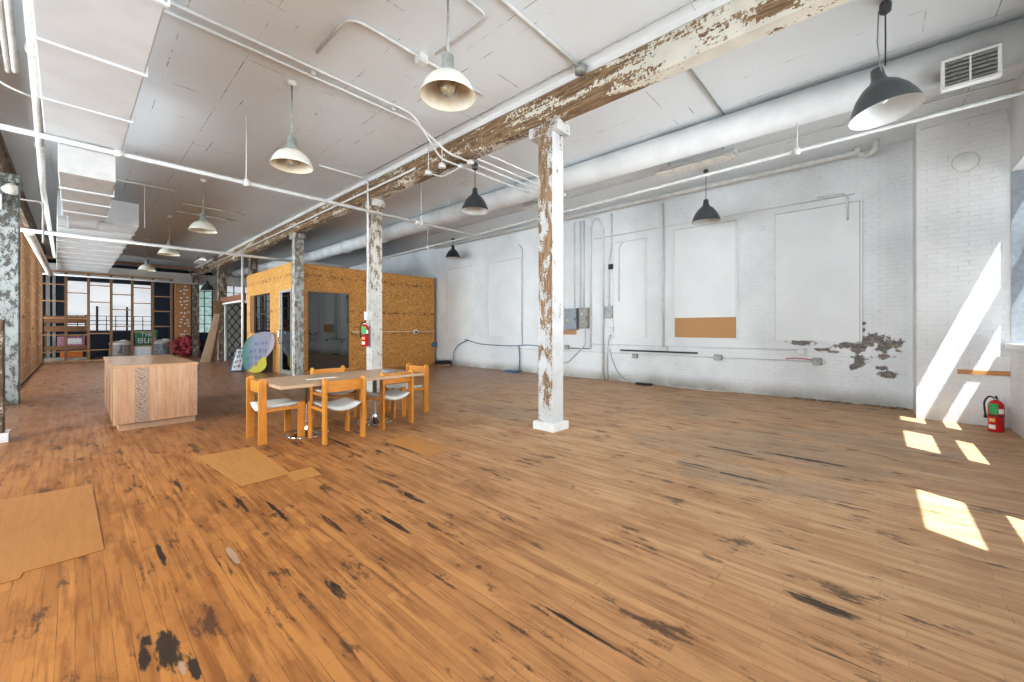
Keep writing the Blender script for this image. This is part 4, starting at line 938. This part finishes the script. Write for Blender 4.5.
# screw heads and plate connectors catching light
f = MB(); random.seed(3)
for k in range(22):
    yy = .05 + .6 * k; 
    for z in [.4 + .45 * j + random.uniform(-.05, .05) for j in range(8)]: f.box(.0505, .056, yy + .008, yy + .036, z, z + .03)
o = f.build('nail_plates', 'galv', L)
# ------------------------------------------------------------------ far lattice frame
FY = 25.5
L = thing('lattice_partition', 'open wooden lattice frame across the far end of the room', 'partition', (0, FY, 0))
VX = [-.95, -.26, .40, 1.10, 1.79, 2.50, 3.18]
for x in VX: MB().box(x - .045, x + .045, -.05, .05, .06, 3.80).build('upright', 'stud', L)
MB().box(-1.0, 3.25, -.06, .06, 0, .06).build('bottom_plate', 'stud_h', L); MB().box(-1.0, 3.25, -.05, .05, 3.80, 3.86).build('top_plate', 'stud_h', L)
def zy(py, x): return ony(512 + FPX * ((x * RT[0] + FY * RT[1]) / (x * FW[0] + FY * FW[1])), py, FY)[2]
rows = [[284, 301, 318, 335, 352], [293, 318.5, 335, 351], [285.8, 302.2, 333.4, 349.8], [294.7, 309.7, 326.4, 342], [288, 303.4, 331.9, 346], [296.7, 311.3, 326.4, 341]]
for i, rw in enumerate(rows):
    for py in rw:
        z = zy(py, (VX[i] + VX[i + 1]) / 2)
        MB().box(VX[i] + .045, VX[i + 1] - .045, -.045, .045, z - .022, z + .022).build('rung', 'stud_h', L)
# things behind the lattice
for k, x in enumerate((-.93, -.62)):
    pass
xs_ = [ony(px, 300, 28.7)[0] for px in (45.5, 49.8, 52.2, 55.5)]
for k in (0, 2):
    tag(MB().box(xs_[k], xs_[k + 1], 28.9, 28.98, 0, 4.2).build('wall_batten', 'white_paint'), 'white vertical strip on the far navy wall, %s of the pair' % ('left' if k == 0 else 'right'), 'wall strip', 'white strips on the far wall')
S = thing('shelf_unit', 'brown wooden shelving behind the left bays of the lattice frame', 'shelf', (0, 26.6, 0))
SX0, SX1 = ony(44, 330, 26.4)[0], ony(87, 330, 26.4)[0]
for (ya, yb) in ((316, 323), (326, 331.5), (346, 350)):
    za, zb = ony(65, yb, 26.4)[2], ony(65, ya, 26.4)[2]
    MB().box(SX0, SX1, -.2, .2, za, zb).build('shelf_board', 'board_brown', S, .01)
for x in (SX0 + .03, (SX0 + SX1) / 2, SX1 - .03): MB().box(x - .03, x + .03, .2, .26, 0, 2.05).build('upright', 'stud', S)
MB().box(SX0, SX1, -.35, .45, 0, .14).build('base_platform', 'bag', S)
zs = ony(65, 346, 26.4)[2]
pbx0, pbx1 = ony(57, 330, 26.4)[0], ony(85, 330, 26.4)[0]
a = tag(MB().box(pbx0, pbx1, 26.45, 26.75, zs, zs + .42).build('printed_box', 'pinkish', bevel=.01), 'pink and white printed box on the shelf behind the lattice', 'box')
MB().box(pbx0 + .3, pbx1 - .1, 26.445, 26.45, zs + .08, zs + .33).build('printed_panel', 'sheet', a)
tag(MB().box(ony(60, 330, 26.4)[0], ony(83, 330, 26.4)[0], 26.42, 26.75, .14, .44).build('storage_bin', 'orange', bevel=.02), 'orange bin at the foot of the shelving', 'bin')
# green sign with white block letters
gz0, gz1 = ony(145, 343, 27.6)[2], ony(145, 330, 27.6)[2]
gx0, gx1 = ony(135, 335, 27.6)[0], ony(157.5, 335, 27.6)[0]
G = thing('green_sign', 'dark green sign with two rows of white letters behind the lattice', 'sign', ((gx0 + gx1) / 2, 27.6, 0))
hw = (gx1 - gx0) / 2
MB().box(-hw, hw, 0, .06, .55, 1.36).build('board', 'green_sign', G, .02)
for s in (-1, 1): MB().box(s * hw * .8 - .03, s * hw * .8 + .03, .06, .12, 0, .9).build('leg', 'black', G)
m = MB()
def letters(txt, x0, z0, w_, h_):
    t_ = w_ * .24
    segs = {'T': 'tm', 'H': 'lrc', 'E': 'ltcb', 'D': 'lrtb', 'B': 'ltcbr', 'O': 'ltbr', 'U': 'lbr', 'S': 'TcbRt'}
    for i, ch_ in enumerate(txt):
        x = x0 + i * w_ * 1.25
        for q in segs.get(ch_, 'ltrbc'):
            b_ = {'l': (0, t_, 0, h_), 'r': (w_ - t_, w_, 0, h_), 't': (0, w_, h_ - t_, h_), 'b': (0, w_, 0, t_), 'c': (0, w_, h_ / 2 - t_ / 2, h_ / 2 + t_ / 2), 'm': (w_ / 2 - t_ / 2, w_ / 2 + t_ / 2, 0, h_), 'T': (0, t_, h_ / 2, h_), 'R': (w_ - t_, w_, 0, h_ / 2)}[q]
            m.box(x + b_[0], x + b_[1], -.012, 0, z0 + b_[2], z0 + b_[3])
letters('THE', -.22, 1.02, .15, .20); letters('BUS', -.32, .68, .19, .26)
m.build('lettering', 'sheet', G)
def sack(name, label, cat, px, w_, h_, y, mats, tilt=0):
    x = ony(px, 345, y)[0]; t = thing(name, label, cat, (x, y, 0))
    m = MB(); m.lathe([(0, 0), (w_ * .9, 0), (w_, h_ * .2), (w_ * .95, h_ * .6), (w_ * .8, h_ * .8), (0, h_ * .82)], (0, 0, 0), 18).build('body', mats[0], t)
    m = MB(); m.sphere((0, 0, h_ * .80), w_ * .98, (1, 1, .38), 16); m.sphere((w_ * .35, -.1, h_ * .92), w_ * .5, (1, 1, .5), 12); m.build('cover', mats[1], t)
    MB().tube([(0, -w_ * .98, h_ * .75), (-.05, -w_ * 1.05, h_ * .3)], .05, 6).build('strap', 'grey_cloth', t)
sack('draped_sack', 'grey sack under a white sheet behind the third lattice bay', 'sack', 120, .40, .85, 27.0, ('bag', 'sheet'))
sack('draped_sack', 'white wrapped bundle behind the lattice, right of the green sign', 'sack', 162, .38, .9, 27.0, ('grey_cloth', 'sheet'))
tag(MB().box(ony(132, 345, 27.2)[0], ony(152, 345, 27.2)[0], 26.9, 27.4, 0, .55).build('covered_bench', 'sheet', bevel=.04), 'low white covered bench below the green sign', 'bench')
# brick pillar with white squares
bx0, bx1 = ony(175.5, 320, 26.9)[0], ony(191, 320, 26.9)[0]
P = thing('patterned_pillar', 'orange-brown pillar studded with small white squares at the far end', 'pillar', ((bx0 + bx1) / 2, 27.0, 0))
hw = (bx1 - bx0) / 2
M['pillar'] = woodm('pillar', (.55, .27, .10), (.28, .11, .04), 2, .6, 1.5)
MB().box(-hw, hw, -.1, .35, 0, 3.79).build('shaft', 'pillar', P)
m = MB()
for r_ in range(14):
    for c_ in range(3):
        if (r_ + c_) % 2 and r_ % 3: continue
        x = -hw + .22 + c_ * (2 * hw - .3) / 2.4 + random.uniform(-.04, .04); z = 1.1 + r_ * .19 + random.uniform(-.05, .05)
        m.box(x - .045, x + .045, -.115, -.1, z, z + .07)
m.build('white_squares', 'paper', P)
hb = MB(); random.seed(11)
for k in range(46):
    q = random.uniform(0, 6.28); rr = random.uniform(0, .55) ; hb.sphere((rr * math.cos(q) * 1.1, rr * math.sin(q) * .5, random.uniform(.08, 1.15 - rr)), random.uniform(.09, .16), (1, 1, random.uniform(.8, 1.4)), 8)
T = tag(hb.build('red_cloth_heap', 'flower', loc=(P.location[0] - .05, 26.3, 0.0)), 'dark red patterned cloth heap at the foot of the white-squared pillar', 'cloth heap')
# ------------------------------------------------------------------ left column fittings
s = thing('spotlight', 'small white spotlight clamped high on the left flaking column', 'spotlight', (-.80, 11.76, 3.97))
m = MB(); m.lathe([(0, .12), (.04, .12), (.07, .08), (.10, -.02), (.105, -.04), (.095, -.04), (.06, .06), (0, .08)], (0, 0, 0), 20); m.build('head', 'enamel', s, rot=(math.radians(50), math.radians(30), 0))
MB().tube([(0, .08, .1), (0, .0, .06)], .015, 6).build('bracket', 'dark_metal', s)
tag(MB().box(-1.08, -.90, 11.76, 11.84, 3.58, 3.86).build('wall_box', 'white_paint', bevel=.008), 'white square box on the left flaking column under the spotlight', 'box')
# ------------------------------------------------------------------ exterior
MB().box(-30, 40, -30, -3.5, -.6, -.5).build('exterior_ground', 'bulkhead', kind='structure')
# ------------------------------------------------------------------ light
def area(loc, rot, sx, sy, p, col=(1, 1, 1)):
    l = bpy.data.lights.new('window_daylight', 'AREA'); l.shape = 'RECTANGLE'; l.size = sx; l.size_y = sy; l.energy = p; l.color = col
    o = bpy.data.objects.new('window_daylight', l); o.location = loc; o.rotation_euler = rot; COL.objects.link(o); return o
for (a, b), p in zip(OPEN[:4], (210, 180, 130, 110)): area(((a + b) / 2, NY - .5, 2.35), (math.radians(90), 0, 0), b - a + .4, 2.5, p, (.90, .955, 1))
for i in range(6): area((LX - .5, (ys[2 * i + 1] + ys[2 * i + 2]) / 2, 2.45), (0, math.radians(-90), 0), 2.8, 2.0, 400 if i < 3 else 620, (.90, .955, 1))
for a, b, c, d in FO: area(((a + b) / 2, BY - .1, (c + d) / 2), (math.radians(-90), 0, 0), b - a, d - c, 35 * (b - a), (.95, .98, 1)) if False else None
def fill_beam(loc, target, sx, sy, p, spread, col):  # unseen fill lamps inside the near wall, added to brighten the deep room
    o = area(loc, (0, 0, 0), sx, sy, p, col); o.rotation_euler = (Vector(target) - Vector(loc)).to_track_quat('-Z', 'Y').to_euler(); o.data.spread = math.radians(spread); return o
fill_beam((1.0, -1.2, 3.0), (1.6, 20, 1.6), 4.5, 1.6, 38, 45, (.95, .97, 1))
fill_beam((5.5, -1.2, 2.6), (6.5, 16, 2.6), 2.5, 1.8, 60, 80, (.92, .96, 1))
sun = bpy.data.lights.new('sun', 'SUN'); sun.energy = 22; sun.angle = math.radians(.5); sun.color = (.95, .97, 1)
so = bpy.data.objects.new('sun', sun); COL.objects.link(so)
so.rotation_euler = Vector((.55, 1, -2.6)).to_track_quat('-Z', 'Y').to_euler()
wd = bpy.data.worlds.new('world'); bpy.context.scene.world = wd; wd.use_nodes = True
wn = wd.node_tree; sky = wn.nodes.new('ShaderNodeTexSky')
try: sky.sky_type = 'HOSEK_WILKIE'; sky.sun_direction = Vector((-.55, -1, 2.6)).normalized()
except Exception: pass
mx = wn.nodes.new('ShaderNodeMix'); mx.data_type = 'RGBA'; mx.inputs[0].default_value = .8
wn.links.new(sky.outputs[0], mx.inputs[6]); mx.inputs[7].default_value = (.8, .88, 1, 1)
wn.links.new(mx.outputs[2], wn.nodes['Background'].inputs[0]); wn.nodes['Background'].inputs[1].default_value = 1.2
sc = bpy.context.scene
sc.view_settings.view_transform = 'Standard'; sc.view_settings.look = 'None'; sc.view_settings.exposure = 0
try:
    sc.view_settings.use_curve_mapping = True
    cv = sc.view_settings.curve_mapping.curves[3]
    cv.points.new(.22, .185); cv.points.new(.72, .735)
    sc.view_settings.curve_mapping.update()
except Exception: pass
sc.cycles.max_bounces = 10; sc.cycles.diffuse_bounces = 8; sc.cycles.sample_clamp_indirect = 6; sc.cycles.caustics_reflective = False
